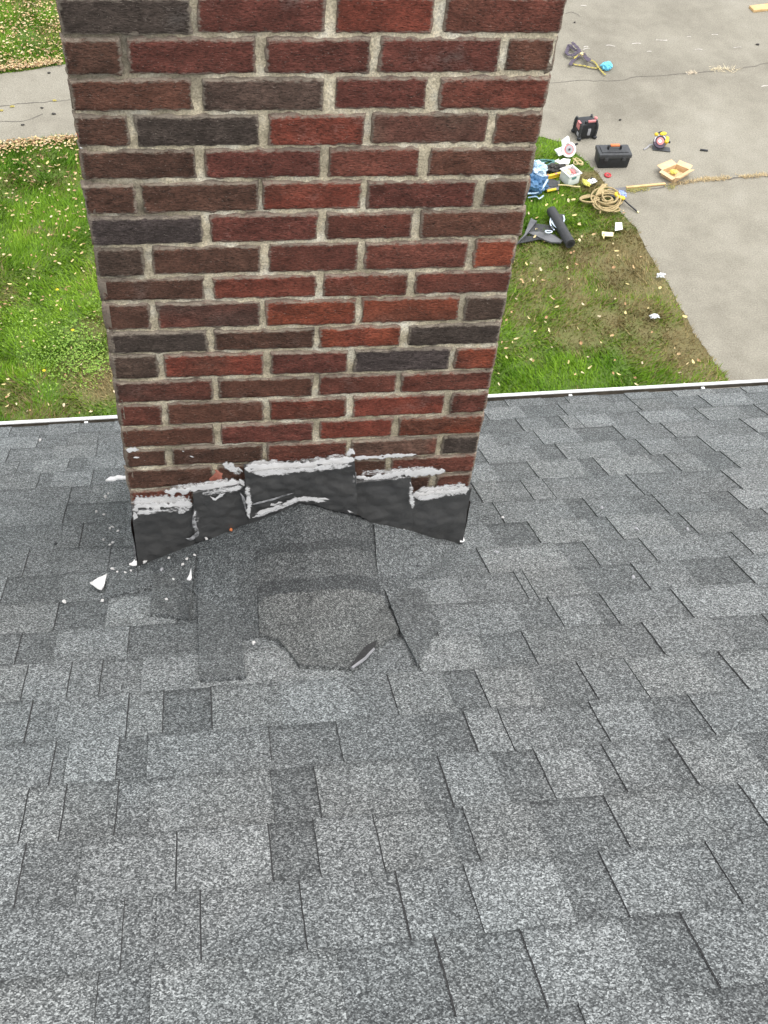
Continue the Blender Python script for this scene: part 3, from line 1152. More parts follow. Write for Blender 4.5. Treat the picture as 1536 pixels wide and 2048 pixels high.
def saddle_piece(name, px, lift, tone, warm=0.0, thick=0.016, cuts=4, fade=None):  # tone covers newer, darker shingles and painted-in chimney shade
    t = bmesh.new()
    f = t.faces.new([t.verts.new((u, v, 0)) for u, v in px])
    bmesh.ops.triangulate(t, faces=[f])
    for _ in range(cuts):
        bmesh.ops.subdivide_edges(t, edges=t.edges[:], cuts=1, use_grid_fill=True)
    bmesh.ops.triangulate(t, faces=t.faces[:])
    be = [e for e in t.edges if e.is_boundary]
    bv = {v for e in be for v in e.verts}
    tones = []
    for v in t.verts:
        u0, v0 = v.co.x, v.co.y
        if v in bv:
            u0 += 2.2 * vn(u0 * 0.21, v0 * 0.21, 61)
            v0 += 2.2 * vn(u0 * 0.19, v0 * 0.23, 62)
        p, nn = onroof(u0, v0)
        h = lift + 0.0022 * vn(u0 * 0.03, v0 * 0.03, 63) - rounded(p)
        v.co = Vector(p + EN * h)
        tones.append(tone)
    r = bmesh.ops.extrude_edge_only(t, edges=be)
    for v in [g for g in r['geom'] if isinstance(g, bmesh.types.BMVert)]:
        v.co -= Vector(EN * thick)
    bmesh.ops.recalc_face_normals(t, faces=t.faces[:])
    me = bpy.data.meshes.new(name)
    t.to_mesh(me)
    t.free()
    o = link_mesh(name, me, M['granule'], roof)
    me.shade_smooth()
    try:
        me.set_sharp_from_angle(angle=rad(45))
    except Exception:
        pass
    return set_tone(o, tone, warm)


# bend the saddle's own ridge the same way
for v in o.data.vertices:
    v.co = v.co - Vector(EN * rounded(np.array(v.co)))

# hip-and-ridge caps over the saddle, upper ones first
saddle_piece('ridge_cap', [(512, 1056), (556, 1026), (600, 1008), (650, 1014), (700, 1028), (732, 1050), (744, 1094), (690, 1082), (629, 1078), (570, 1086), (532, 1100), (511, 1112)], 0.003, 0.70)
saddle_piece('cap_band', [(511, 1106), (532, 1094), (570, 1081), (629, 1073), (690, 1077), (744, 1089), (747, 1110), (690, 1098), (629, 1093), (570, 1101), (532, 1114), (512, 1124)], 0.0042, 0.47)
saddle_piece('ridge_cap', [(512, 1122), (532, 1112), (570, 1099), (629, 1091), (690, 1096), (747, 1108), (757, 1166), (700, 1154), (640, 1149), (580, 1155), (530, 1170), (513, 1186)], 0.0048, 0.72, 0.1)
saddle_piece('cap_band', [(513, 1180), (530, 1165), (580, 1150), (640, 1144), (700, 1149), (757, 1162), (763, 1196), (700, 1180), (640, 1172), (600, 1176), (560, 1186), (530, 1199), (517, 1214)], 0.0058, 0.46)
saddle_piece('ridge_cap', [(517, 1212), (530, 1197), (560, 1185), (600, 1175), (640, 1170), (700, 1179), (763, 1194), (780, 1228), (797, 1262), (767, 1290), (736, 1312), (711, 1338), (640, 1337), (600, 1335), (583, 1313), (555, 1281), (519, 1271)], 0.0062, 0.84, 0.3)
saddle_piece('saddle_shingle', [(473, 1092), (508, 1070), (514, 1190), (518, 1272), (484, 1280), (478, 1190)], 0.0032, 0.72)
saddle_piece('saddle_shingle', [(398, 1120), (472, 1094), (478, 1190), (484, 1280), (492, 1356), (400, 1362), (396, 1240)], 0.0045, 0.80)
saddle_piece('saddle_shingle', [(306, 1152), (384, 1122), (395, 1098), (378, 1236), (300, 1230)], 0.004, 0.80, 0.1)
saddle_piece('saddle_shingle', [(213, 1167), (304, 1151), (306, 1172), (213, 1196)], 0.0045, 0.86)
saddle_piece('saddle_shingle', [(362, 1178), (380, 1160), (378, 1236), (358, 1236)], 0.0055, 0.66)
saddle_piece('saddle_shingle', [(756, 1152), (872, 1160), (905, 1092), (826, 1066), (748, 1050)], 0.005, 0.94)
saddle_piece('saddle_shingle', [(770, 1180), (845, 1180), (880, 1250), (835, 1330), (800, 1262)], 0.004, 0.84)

# torn corner of the lowest cap
mb = MB()
pa = [onroof(u, v)[0] for u, v in ((702, 1343), (714, 1322), (733, 1300), (754, 1288), (750, 1302), (730, 1324))]
mb.sheet(pa, 0.0105, 0.004, 0.002, 20, 2, nrm=EN, mi=0)
pa = [onroof(u, v)[0] for u, v in ((703, 1344), (730, 1324), (748, 1305), (750, 1307), (732, 1327), (706, 1345))]
mb.sheet(pa, 0.0115, 0.003, 0.001, 20, 1, nrm=EN, mi=1)
mb.build('torn_edge', [M['cut_edge'], M['lgrey']], roof)

# ------------------------------------------------------------------ chimney
LP = {0: (124.6, 74), 1: (135, 155), 2: (146, 228.5), 3: (156, 299), 4: (163, 365), 5: (174, 432), 6: (182, 496), 7: (190.5, 558), 8: (200.6, 608), 9: (213, 665),
      10: (218.4, 711), 11: (227, 763), 12: (233.6, 809), 13: (241, 857), 14: (246.5, 899), 15: (252, 939), 16: (258, 981), 17: (262, 1022)}
RPX = {0: (1120, 71), 1: (1105, 149), 2: (1091, 221), 3: (1075, 291), 4: (1064, 355), 5: (1056, 416), 6: (1041.8, 475), 7: (1029, 537), 8: (1018, 589), 9: (1007, 643),
       10: (997, 690), 11: (987, 739), 12: (978, 782), 13: (970, 826.6), 14: (961, 868.5), 15: (952, 907), 16: (946, 944), 17: (941, 984)}
zl = {k: FX(*p)[2] for k, p in LP.items()}
zr = {k: FX(*p)[2] for k, p in RPX.items()}
for k in range(18, 26):
    zl[k] = zl[17] - 0.0677 * (k - 17)
    zr[k] = zr[17] - 0.0677 * (k - 17)
for k in range(-1, -7, -1):
    zl[k] = zl[0] - 0.0677 * k
    zr[k] = zr[0] - 0.0677 * k
JOINT = {0: [(381, 397), (648, 672), (865, 890)], 1: [(241, 258), (510, 533), (739, 761), (998, 1012)], 2: [(383, 406), (645, 670), (852, 880)],
         3: [(256, 273), (517, 538), (728, 744), (974, 989)], 4: [(391, 411), (641, 658), (837, 858)], 5: [(270, 284), (516, 526), (721, 735), (949, 966)],
         6: [(404, 421), (634, 653), (823, 842)], 7: [(286, 305), (520, 538), (715, 730), (932, 948)], 8: [(408, 427), (632, 647), (814, 830)],
         9: [(298, 316), (519, 533), (710, 724), (916, 929)], 10: [(413, 430), (627, 640), (800, 817)], 11: [(314, 329), (526, 543), (694, 710), (897, 909)],
         12: [(424, 438), (625, 638), (791, 802)], 13: [(322, 335), (526, 540), (691, 707), (886, 900)], 14: [(427, 442), (626, 640), (783, 797)],
         15: [(330, 344), (524, 535), (692, 703), (871, 883)], 16: [(424, 436), (616, 628), (770, 782)], 17: [(385, 396), (520, 530), (690, 700), (855, 870)]}
pal = {'r': (0.165, 0.040, 0.027), 'o': (0.205, 0.050, 0.027), 'd': (0.112, 0.034, 0.027), 'b': (0.105, 0.044, 0.031), 'n': (0.085, 0.041, 0.030),
       'k': (0.056, 0.044, 0.040), 'p': (0.064, 0.052, 0.054), 'm': (0.130, 0.042, 0.031), 'g': (0.115, 0.064, 0.050), 'x': (0.064, 0.042, 0.034)}
COLR = {0: 'kdrm', 1: 'ndddb', 2: 'bgdm', 3: 'nkrgb', 4: 'ndmb', 5: 'nnrdb', 6: 'pdmb', 7: 'xnmmo', 8: 'nrrm', 9: 'nmoox', 10: 'knok', 11: 'xrdpo',
        12: 'mbmm', 13: 'mbrrm', 14: 'bdro', 15: 'nnmgk', 16: 'nnnm', 17: 'mnrnm'}
acc = Acc()
rb = np.random.default_rng(5)


def brick(acc, O, U, Vv, Nn, q, col, seed, step=0.0042):
    """q: corner (u,v) pairs bl, br, tr, tl on the face at O with axes U (along), Vv (up), Nn (outward)"""
    q = np.asarray(q, float)
    Lu = np.linalg.norm(q[1] - q[0])
    Lv = np.linalg.norm(q[3] - q[0])
    nu, nv = max(8, int(Lu / step)), max(6, int(Lv / step))

    def prof(n, L):
        c = np.linspace(0, 1, n - 2)
        return np.concatenate([[0], [0.0035 / L], c[1:-1], [1 - 0.0035 / L], [1]])
    tu, tv = prof(nu, Lu), prof(nv, Lv)
    nu, nv = len(tu), len(tv)
    A, B = np.meshgrid(tu, tv, indexing='ij')
    A, B = A.ravel(), B.ravel()
    P = (q[0] * ((1 - A) * (1 - B))[:, None] + q[1] * (A * (1 - B))[:, None] + q[2] * (A * B)[:, None] + q[3] * ((1 - A) * B)[:, None])
    du = np.minimum(A, 1 - A) * Lu
    dvv = np.minimum(B, 1 - B) * Lv
    d = np.minimum(du, dvv)
    out = 0.0015 * np.minimum(d / 0.006, 1) + 0.0030 * vn(P[:, 0] * 95, P[:, 1] * 210, seed % 50) + 0.0034 * vn(P[:, 0] * 24, P[:, 1] * 40, (seed + 7) % 50)
    out = np.maximum(out + rb.uniform(-0.0012, 0.0012), -0.0004)
    ring = d < 1e-9
    nearr = (d > 1e-9) & (d < 0.0045)
    out = np.where(ring, -0.014, np.where(nearr, out - 0.0012 + 0.002 * vn(P[:, 0] * 160, P[:, 1] * 160, 9), out))
    jit = (d < 0.0045)
    ju = np.where(jit, 0.0060 * vn(P[:, 0] * 90, P[:, 1] * 90, (seed + 3) % 50), 0)
    jv = np.where(jit, 0.0060 * vn(P[:, 0] * 90, P[:, 1] * 90, (seed + 13) % 50), 0)
    W3 = O + (P[:, 0] + ju)[:, None] * U + (P[:, 1] + jv)[:, None] * Vv + out[:, None] * Nn
    e = np.clip(1 - d / 0.016, 0, 1)
    cc = np.array(col) * np.array([1.60, 1.56, 1.42]) * (1 + rb.normal(0, 0.07))
    c2 = np.array(pal[rb.choice(list('ndbkmr'))]) * np.array([1.60, 1.56, 1.42])
    lr = 1 + 0.30 * vn(P[:, 0] * 9, P[:, 1] * 14, seed % 40)
    bl = np.clip(1.6 * (vn(P[:, 0] * 11, P[:, 1] * 20, (seed * 3) % 50) + 0.08), 0, 0.6)[:, None] * (1.0 if sum(col) > 0.18 else 0.0)
    burnt = np.clip(1 - du / 0.03, 0, 1)[:, None] * rb.choice([0.0, 0.0, 0.35])
    cf = (cc[None, :] * (1 - bl) + c2[None, :] * bl) * lr[:, None] * (1 - burnt)
    acc.add(W3, gridF(nu, nv), 0, col=cf, edge=e)


EX, EY, EZ = np.eye(3)
BJ = 0.0022                                            # half of a bed joint
sd = 0
KTOP = -5
for r in range(KTOP, 25):
    if r in JOINT:
        vmid = (LP[r][1] + RPX[r][1]) / 2 if r in LP else 40
        vmid = 40 if r == 0 else ((LP[r][1] + RPX[r][1]) / 2 + (LP[r - 1][1] + RPX[r - 1][1]) / 2) / 2
        xs = [0.0]
        for a, b in JOINT[r]:
            xs += [FX(a, vmid)[0] + 0.0034, FX(b, vmid)[0] - 0.0034]
        xs.append(W)
        cols = [pal[c] for c in COLR[r]]
    else:
        bs = [0.0, 0.205, 0.405, 0.592, W] if r % 2 == 0 else [0.0, 0.10, 0.302, 0.488, 0.69, W]
        xs = [0.0]
        for b_ in bs[1:-1]:
            xs += [b_ - 0.006, b_ + 0.006]
        xs.append(W)
        cols = [pal[c] for c in random.choices('rdbnmokg', k=6)]
    for i in range(0, len(xs), 2):
        x0, x1 = xs[i], xs[i + 1]

        def zz(k, x):
            return zl[k] + (zr[k] - zl[k]) * x / W
        ex0 = 0.002 * rb.normal() if i == 0 else 0
        ex1 = 0.002 * rb.normal() if i == len(xs) - 2 else 0
        tj, bj = BJ + rb.uniform(-0.0012, 0.0012), BJ + rb.uniform(-0.0012, 0.0012)
        q = [(x0 + ex0, zz(r, x0) + bj), (x1 + ex1, zz(r, x1) + bj), (x1 + ex1, zz(r - 1, x1) - tj), (x0 + ex0, zz(r - 1, x0) - tj)]
        sd += 1
        brick(acc, np.zeros(3), EX, EZ, -EY, q, cols[min(i // 2, len(cols) - 1)], sd, 0.0042 if 0 <= r <= 18 else 0.012)
    # the other three sides
    for side in range(3):
        if side == 0:
            O, U, Nn, L, zz0 = np.array([W, 0, 0]), EY, EX, DEPTH, (zr[r], zr[r - 1])
        elif side == 1:
            O, U, Nn, L, zz0 = np.array([0, DEPTH, 0]), -EY, -EX, DEPTH, (zl[r], zl[r - 1])
        else:
            O, U, Nn, L, zz0 = np.array([W, DEPTH, 0]), -EX, EY, W, ((zl[r] + zr[r]) / 2, (zl[r - 1] + zr[r - 1]) / 2)
        bs = [0.0, 0.2, 0.4, 0.6, 0.79] if r % 2 else [0.0, 0.1, 0.3, 0.5, 0.7, 0.9]
        bs = [b_ for b_ in bs if b_ < L - 0.05] + [L]
        for a, b in zip(bs, bs[1:]):
            sd += 1
            brick(acc, O, U, EZ, Nn, [(a + (0.006 if a > 0 else 0.003), zz0[0] + BJ), (b - (0.006 if b < L else 0.0), zz0[0] + BJ), (b - (0.006 if b < L else 0.0), zz0[1] - BJ), (a + (0.006 if a > 0 else 0.003), zz0[1] - BJ)],
                  pal[random.choice('rdbnmobm')], sd, 0.012)
# mortar body: front sheet finely rippled, other faces plain
ztop, zbot = zl[KTOP - 1] - BJ, zl[24] + 0.01
nx, nz = 150, 380
X, Z = np.meshgrid(np.linspace(0.004, W - 0.004, nx), np.linspace(zbot, ztop, nz), indexing='ij')
X, Z = X.ravel(), Z.ravel()
Yd = 0.0046 - 0.0042 * vn(X * 60, Z * 60, 3) - 0.005 * vn(X * 16, Z * 16, 4)
soot = np.clip(0.85 - X / 0.24 + 1.6 * vn(X * 9, Z * 11, 71) + 0.9 * vn(X * 30, Z * 40, 72), 0, 1) * np.clip((Z + 0.75) / 0.4, 0, 1)
acc.add(np.c_[X, Yd, Z], gridF(nx, nz), 1, col=np.repeat(soot[:, None], 3, 1), edge=0.0)
c8 = np.array([(x, y, z) for x in (0.004, W - 0.004) for y in (0.006, DEPTH - 0.004) for z in (zbot, ztop)])
acc.add(c8, [(0, 1, 3, 2), (4, 6, 7, 5), (2, 3, 7, 6), (1, 5, 7, 3)], 1, col=np.zeros((8, 3)), edge=0.0)
chim = to_house(acc.build('chimney', [M['brick'], M['mortar']], smooth=True))
chim['label'] = 'red brick chimney with dark and charcoal bricks mixed in, tan mortar'

mb = MB()
mb.box((W / 2, DEPTH / 2, ztop + 0.04), (W + 0.10, DEPTH + 0.10, 0.08), bev=0.012)
mb.build('crown', M['concrete'], chim)
mb = MB()
for (cx, cy, sx, sy) in ((W / 2, DEPTH / 2 - 0.15, 0.34, 0.03), (W / 2, DEPTH / 2 + 0.15, 0.34, 0.03), (W / 2 - 0.155, DEPTH / 2, 0.03, 0.268), (W / 2 + 0.155, DEPTH / 2, 0.03, 0.268)):
    mb.box((cx, cy, ztop + 0.17), (sx, sy, 0.20), bev=0.004)
mb.build('flue_tile', M['clay'], chim)


# ------------------------------------------------------------------ flashing and sealant on the chimney face
def fpx(u, v, y):
    return FX(u, v, y)


def flash(px, y, seed, amp=0.006, cuts=5):
    mb = MB()
    mb.sheet([fpx(u, v, y) for u, v in px], 0.0, 0.012, amp, 11.0, cuts, nrm=(0, -1, 0), seed=seed)
    o = mb.build('flashing', M['flash'], chim)
    return o


flash([(262, 1016), (330, 1013), (388, 1011), (391, 1050), (393, 1084), (376, 1098), (340, 1112), (278, 1137)], -0.010, 1)
flash([(386, 985), (440, 976), (491, 966), (496, 1012), (498, 1049), (440, 1070), (391, 1087), (388, 1040)], -0.013, 2)
flash([(488, 938), (560, 934), (640, 928), (709, 922), (713, 975), (714, 1029), (690, 1026), (640, 1015), (603, 1010), (560, 1026), (498, 1049), (494, 990)], -0.016, 3, 0.007)
flash([(707, 964), (770, 960), (822, 956), (825, 1010), (827, 1071), (790, 1063), (750, 1053), (733, 1039), (714, 1029), (712, 990)], -0.013, 4)
flash([(820, 990), (880, 986), (943, 976), (934, 1030), (924, 1088), (880, 1081), (826, 1071), (823, 1030)], -0.010, 5)


def bead(px, wid, y, hgt, mat='caulk', seed=0, name='sealant', rag=0.5, step=3.0):
    """ragged bead along a pixel polyline on the face; wid in photo pixels"""
    P = catmull([np.array(p, float) for p in px], 12)
    # resample
    Q = [P[0]]
    for p in P[1:]:
        if np.linalg.norm(p - Q[-1]) >= step:
            Q.append(p)
    acc = Acc()
    V = []
    ED = []
    wid *= 1.3 if mat == 'caulk' else 1.0
    nc = 7
    for i, p in enumerate(Q):
        d = Q[min(i + 1, len(Q) - 1)] - Q[max(i - 1, 0)]
        d = d / (np.linalg.norm(d) + 1e-9)
        s = np.array([-d[1], d[0]])
        endt = min(1.0, (min(i, len(Q) - 1 - i) + 0.6) / 4.0)
        up = wid * endt * (0.5 + rag * (1.1 * vn(i * 0.45, 0.3, seed) + 1.1 * vn(i * 1.3, 2.2, seed + 1)))
        dn = wid * endt * (0.5 + rag * (1.1 * vn(i * 0.4, 7.3, seed + 2) + 1.1 * vn(i * 1.2, 9.2, seed + 3)))
        hh = 0.28 * hgt * (0.8 + 0.9 * vn(i * 0.5, 4.4, seed + 4))
        for j, t in enumerate(np.linspace(-1, 1, nc)):
            off = s * (t * (dn if t > 0 else up))
            prof = (1 - t * t) ** 0.5 * (0.85 + 0.6 * vn(i * 0.8, j * 0.9, seed + 5))
            V.append(fpx(p[0] + off[0], p[1] + off[1], y - hh * prof))
            ED.append((1 - t * t) * min(1.0, endt + 0.2) * ((0.72 + 0.5 * vn(i * 0.11, 1.5, seed + 9)) if mat == 'smear' else 1.0))
    acc.add(V, gridF(len(Q), nc), 0, edge=np.array(ED))
    return acc.build(name, M['smear' if mat == 'caulk' else mat], chim, smooth=True)


bead([(260, 1021), (300, 1016), (345, 1012), (390, 1009)], 20, -0.009, 0.009, seed=1)
bead([(266, 1018), (274, 1040), (277, 1052)], 12, -0.009, 0.005, seed=2)
bead([(352, 1016), (362, 1022), (376, 1018)], 14, -0.011, 0.005, seed=3)
bead([(388, 1012), (390, 1024), (387, 1040)], 5, -0.012, 0.004, seed=4)
bead([(322, 984), (380, 979), (430, 972), (492, 964)], 16, -0.010, 0.009, seed=5)
bead([(418, 990), (430, 999), (443, 990), (455, 984)], 6, -0.015, 0.004, seed=6)
bead([(476, 955), (486, 968), (490, 976)], 12, -0.012, 0.005, seed=7)
bead([(448, 937), (476, 938), (488, 946)], 7, -0.003, 0.005, seed=8)
bead([(484, 938), (540, 935), (600, 932), (650, 927), (712, 919)], 19, -0.015, 0.011, seed=9, rag=0.4)
bead([(690, 912), (705, 905), (712, 916)], 16, -0.010, 0.008, seed=10)
bead([(700, 916), (760, 914), (800, 911), (836, 909)], 8, -0.004, 0.006, seed=11)
bead([(708, 954), (740, 956), (790, 950), (830, 945), (895, 942)], 15, -0.008, 0.009, seed=12)
bead([(706, 930), (708, 950), (710, 985)], 7, -0.014, 0.004, 'thin_caulk', seed=13)
bead([(820, 960), (822, 975), (823, 990)], 6, -0.012, 0.005, seed=14)
bead([(820, 992), (850, 990), (880, 986), (910, 984), (944, 975)], 17, -0.009, 0.010, seed=15)
bead([(864, 968), (866, 980), (866, 988)], 7, -0.005, 0.006, seed=16)
bead([(500, 1037), (525, 1028), (560, 1016), (585, 1006), (602, 1002)], 6, -0.019, 0.006, seed=17)
bead([(533, 1014), (550, 1009), (572, 1003)], 6, -0.017, 0.004, seed=18)
bead([(590, 1003), (605, 996), (640, 998), (664, 1000)], 5, -0.019, 0.006, seed=19)
bead([(690, 1018), (702, 1024), (712, 1026)], 6, -0.016, 0.006, seed=20)
bead([(750, 1048), (775, 1056), (800, 1060), (826, 1065)], 7, -0.014, 0.006, seed=21)
bead([(386, 1030), (390, 1050), (396, 1064), (384, 1078), (370, 1077)], 7, -0.013, 0.004, 'thin_caulk', seed=22)
bead([(494, 1020), (498, 1034), (504, 1040)], 8, -0.017, 0.005, seed=23)
bead([(247, 902), (262, 900), (285, 899)], 12, -0.002, 0.006, seed=24)
bead([(262, 916), (274, 915), (282, 914)], 6, -0.002, 0.004, seed=25)
bead([(286, 922), (294, 921)], 5, -0.002, 0.003, seed=26)
bead([(362, 900), (372, 906)], 6, -0.002, 0.004, seed=27)
bead([(376, 910), (384, 914), (392, 915)], 7, -0.002, 0.005, seed=28)
bead([(430, 940), (436, 955), (444, 968)], 26, -0.001, 0.004, 'pink', seed=29, name='spalled_patch', rag=0.7)
bead([(152, 240), (156, 258), (158, 282)], 8, 0.003, 0.004, 'pink', seed=30, name='spalled_patch', rag=0.5)
bead([(156, 292), (163, 296), (170, 297)], 4, -0.002, 0.004, seed=31)
bead([(420, 806), (424, 812)], 5, -0.002, 0.004, seed=32)
bead([(268, 1090), (272, 1120), (276, 1130)], 5, -0.008, 0.004, 'thin_caulk', seed=33)
bead([(500, 1010), (540, 1000), (590, 985)], 3, -0.018, 0.002, 'thin_caulk', seed=34)
bead([(685, 935), (700, 932), (708, 930)], 5, -0.018, 0.003, seed=35)
bead([(480, 985), (488, 1000), (492, 1025)], 4, -0.017, 0.002, 'thin_caulk', seed=36)

for i, (px, wd, y) in enumerate([
        ([(258, 1006), (300, 1002), (345, 1000), (388, 1002)], 34, -0.004), ([(268, 1026), (330, 1021), (388, 1018)], 20, -0.0185),
        ([(330, 978), (400, 972), (490, 962)], 26, -0.005), ([(395, 988), (440, 982), (490, 973)], 24, -0.0215),
        ([(486, 930), (560, 926), (640, 920), (706, 908)], 26, -0.006), ([(500, 946), (600, 940), (706, 929)], 20, -0.0245),
        ([(715, 948), (790, 942), (890, 936)], 26, -0.005), ([(716, 961), (780, 957), (820, 954)], 18, -0.0215),
        ([(826, 982), (880, 978), (940, 968)], 24, -0.006), ([(826, 997), (880, 992), (938, 984)], 18, -0.0185),
        ([(705, 935), (708, 965), (712, 1000)], 24, -0.026), ([(822, 962), (823, 990), (826, 1020)], 18, -0.022),
        ([(388, 1010), (392, 1045), (388, 1075)], 26, -0.022), ([(493, 960), (497, 1000), (499, 1036)], 20, -0.026),
        ([(505, 1030), (560, 1012), (600, 998), (660, 1004)], 16, -0.027),
        ([(440, 925), (470, 940), (485, 960)], 26, -0.004)]):
    bead(px, wd, y, 0.002, 'smear', seed=100 + 6 * i, name='sealant_smear', rag=0.3)

# side aprons (seen only from a step aside)
for x, sg in ((-0.006, -1), (W + 0.006, 1)):
    mb = MB()
    z0 = ZB + (0.0188 * W if sg > 0 else 0)
    mb.sheet([(x, 0.0, z0 + 0.16), (x, DEPTH, z0 - 0.6 * DEPTH + 0.16), (x, DEPTH, z0 - 0.6 * DEPTH - 0.05), (x, 0.0, z0 - 0.05)], 0.0, 0.0, 0.003, 6, 3, nrm=(sg, 0, 0))
    mb.build('flashing', M['flash'], chim)

# ------------------------------------------------------------------ gutter, fascia, walls
ge = RP(0, 1.338)
zlip = ge[2] - 0.088


def lip_y(u, v):
    d = ray(u, v)
    p = CAM + d * (zlip - CAM[2]) / d[2]
    return p


pa, pb = lip_y(0, 850.0), lip_y(1536, 764.0)
gdir = (pb - pa)
gdir /= np.linalg.norm(gdir)
# direction of the gutter from its own lip line, kept level
gdir = np.array([gdir[0], gdir[1], 0.0])
gdir /= np.linalg.norm(gdir)
gout = np.array([-gdir[1], gdir[0], 0.0])


def gp(t, o, z):
    return pa + gdir * t + gout * o + np.array([0, 0, z])


mb = MB()
prof = [(-0.110, 0.060), (-0.108, -0.085), (-0.03, -0.090), (-0.028, -0.060), (0.0, -0.030), (0.0, 0.0), (0.002, 0.003), (0.014, 0.003), (0.016, -0.003), (0.016, -0.016),
        (0.012, -0.028), (-0.024, -0.062), (-0.026, -0.093), (-0.112, -0.088), (-0.112, 0.060)]
t0, t1 = -2.4, 4.9
va = [mb.bm.verts.new(gp(t0, a, b)) for a, b in prof]
vb = [mb.bm.verts.new(gp(t1, a, b)) for a, b in prof]
for i in range(len(prof)):
    j = (i + 1) % len(prof)
    f = mb.bm.faces.new((va[i], va[j], vb[j], vb[i]))
    f.material_index = 1 if i in (0, 1, 2, 3, 4) else 0
gut = to_house(mb.build('gutter', [M['gutter'], M['gutter_in']], smooth=False))
mb = MB()
P = []
for t in np.linspace(t0, t1, 160):
    P.append((gp(t, -0.107, -0.065 + 0.012 * vn(t * 6, 0, 2)), gp(t, -0.029, -0.068 + 0.012 * vn(t * 6, 3, 2))))
vs = [(mb.bm.verts.new(a), mb.bm.verts.new(b)) for a, b in P]
for a, b in zip(vs, vs[1:]):
    mb.bm.faces.new((a[0], a[1], b[1], b[0]))
mb.build('gutter_silt', M['gutter_in'], gut)
hx = [((172, 843)), ((1141, 788)), ((1406, 773))]
ts_ = [np.dot(lip_y(*p) - pa, gdir) for p in hx]
dt = ts_[2] - ts_[1]
ts_ += [ts_[2] + dt, ts_[0] - dt, ts_[0] + (ts_[1] - ts_[0]) * 0.36, ts_[0] + (ts_[1] - ts_[0]) * 0.68]
for t in ts_:
    mb = MB()
    mb.box((0, 0, 0), (0.014, 0.118, 0.007), bev=0.002)
    o = mb.build('hanger', M['gutter'], gut)
    ang = math.atan2(gdir[1], gdir[0])
    o.matrix_local = Matrix.Translation(Vector(gp(t, -0.061, -0.006))) @ Matrix.Rotation(ang, 4, 'Z')

mb = MB()
P = []
for x in np.linspace(XMIN, XMAX, 200):
    e = 0.006 * vn(x * 9, 1.0, 6) + 0.004 * vn(x * 31, 2.0, 7)
    P.append((mb.bm.verts.new(RP(x, 1.27, -0.004)), mb.bm.verts.new(RP(x, 1.308 + e, -0.003)), mb.bm.verts.new(RP(x, 1.309 + e, -0.02))))
for a, b in zip(P, P[1:]):
    mb.bm.faces.new((a[0], a[1], b[1], b[0]))
    mb.bm.faces.new((a[1], a[2], b[2], b[1]))
to_house(mb.build('drip_edge', M['drip'], smooth=False))

fy = gp(0, -0.118, 0)
mb = MB()
mb.box((1.0, fy[1] - 0.012 + 0.0, zlip - 0.04), (7.0, 0.022, 0.20), rot=(0, 0, math.atan2(gdir[1], gdir[0])), bev=0.002)
to_house(mb.build('fascia', M['gutter'], smooth=False))
mb = MB()
zt = zlip - 0.05
for i in range(30):
    z1 = zt - i * 0.2
    mb.box((1.0, fy[1] - 0.42 + 0.004 * (i % 2), z1 - 0.1), (6.4, 0.10, 0.198), bev=0.004)
to_house(mb.build('wall', M['siding'], smooth=False))
mb = MB()
zm = (zt + ZG) / 2
for x in (-2.2, 4.2):
    mb.box((x, -3.0, zm), (0.14, 7.2, zt - ZG - 0.002), bev=0.004)
to_house(mb.build('wall', M['siding'], smooth=False))
mb = MB()
mb.box((1.0, fy[1] - 0.20, zt - 0.13), (6.9, 0.36, 0.012), bev=0.002)
to_house(mb.build('soffit', M['gutter'], smooth=False))


# ------------------------------------------------------------------ crumbs of sealant on the roof
def crumb(u, v, px, mat='caulk', lab=None, grp='caulk crumbs on the shingles', amp=0.5):
    p, nn = onroof(u, v)
    dist = np.linalg.norm(p - CAM)
    r = px * dist / FPX / 2 * 0.78
    mb = MB()
    mb.lump((0, 0, r * 0.35), (r * random.uniform(0.9, 1.5), r * random.uniform(0.7, 1.0), r * 0.55), amp, 1.8, random.random() * 50, sub=2)
    o = mb.build('caulk_crumb', M['crumb' if mat == 'caulk' else mat])
    o.location = p + nn * 0.006
    o.rotation_euler = (0.4, 0, random.uniform(0, 3))
    tag(o, lab, 'crumb', grp)
    return o


cl = [(195, 1026, 7), (210, 1033, 8), (213, 997, 8), (219, 990, 6), (222, 1060, 7), (227, 1057, 6), (238, 1065, 5), (207, 1084, 6), (220, 1094, 5), (228, 1088, 7),
      (225, 1143, 9), (251, 1150, 6), (235, 1148, 5), (292, 1127, 10), (340, 1119, 7), (376, 1121, 9), (391, 1114, 8), (368, 1132, 8), (205, 1206, 8), (333, 1203, 7),
      (349, 1162, 6), (262, 1146, 6), (415, 1080, 8)]
for u, v, s in cl:
    crumb(u, v, s, lab='small white caulk crumb on the shingles by the left foot of the chimney')
crumb(129, 1209, 11, lab='elongated white caulk crumb lying alone on the shingles left of the triangular scrap', grp=None)
crumb(507, 1291, 10, lab='white caulk crumb on the shingles just left of the pale saddle cap', grp=None)
crumb(464, 1063, 9, 'orange', 'orange brick crumb under the dark flashing left of the saddle', None)
crumb(326, 1142, 10, 'lgrey', 'pale greenish grey crumb on the shingles below the left flashing', None)
crumb(82, 883, 7, lab='white crumb in a shingle slot just below the gutter on the left', grp=None)
crumb(1005, 1039, 6, lab='white crumb at the end of a shingle slot right of the chimney', grp=None)
for u, v, s in [(993, 1109, 9), (1273, 1063, 9), (1266, 1159, 9), (1374, 1063, 8), (1203, 1019, 8), (1309, 1227, 6)]:
    crumb(u, v, s, 'lgrey', 'faint pale fleck on the shingles right of the chimney', 'pale flecks on the right of the roof', 0.3)
crumb(112, 1092, 7, 'black', 'tiny black speck on the shingles left of the chimney', None)
crumb(833, 1135, 9, 'dgrey', 'dark smudge of tar on the shingles right of the saddle', None)


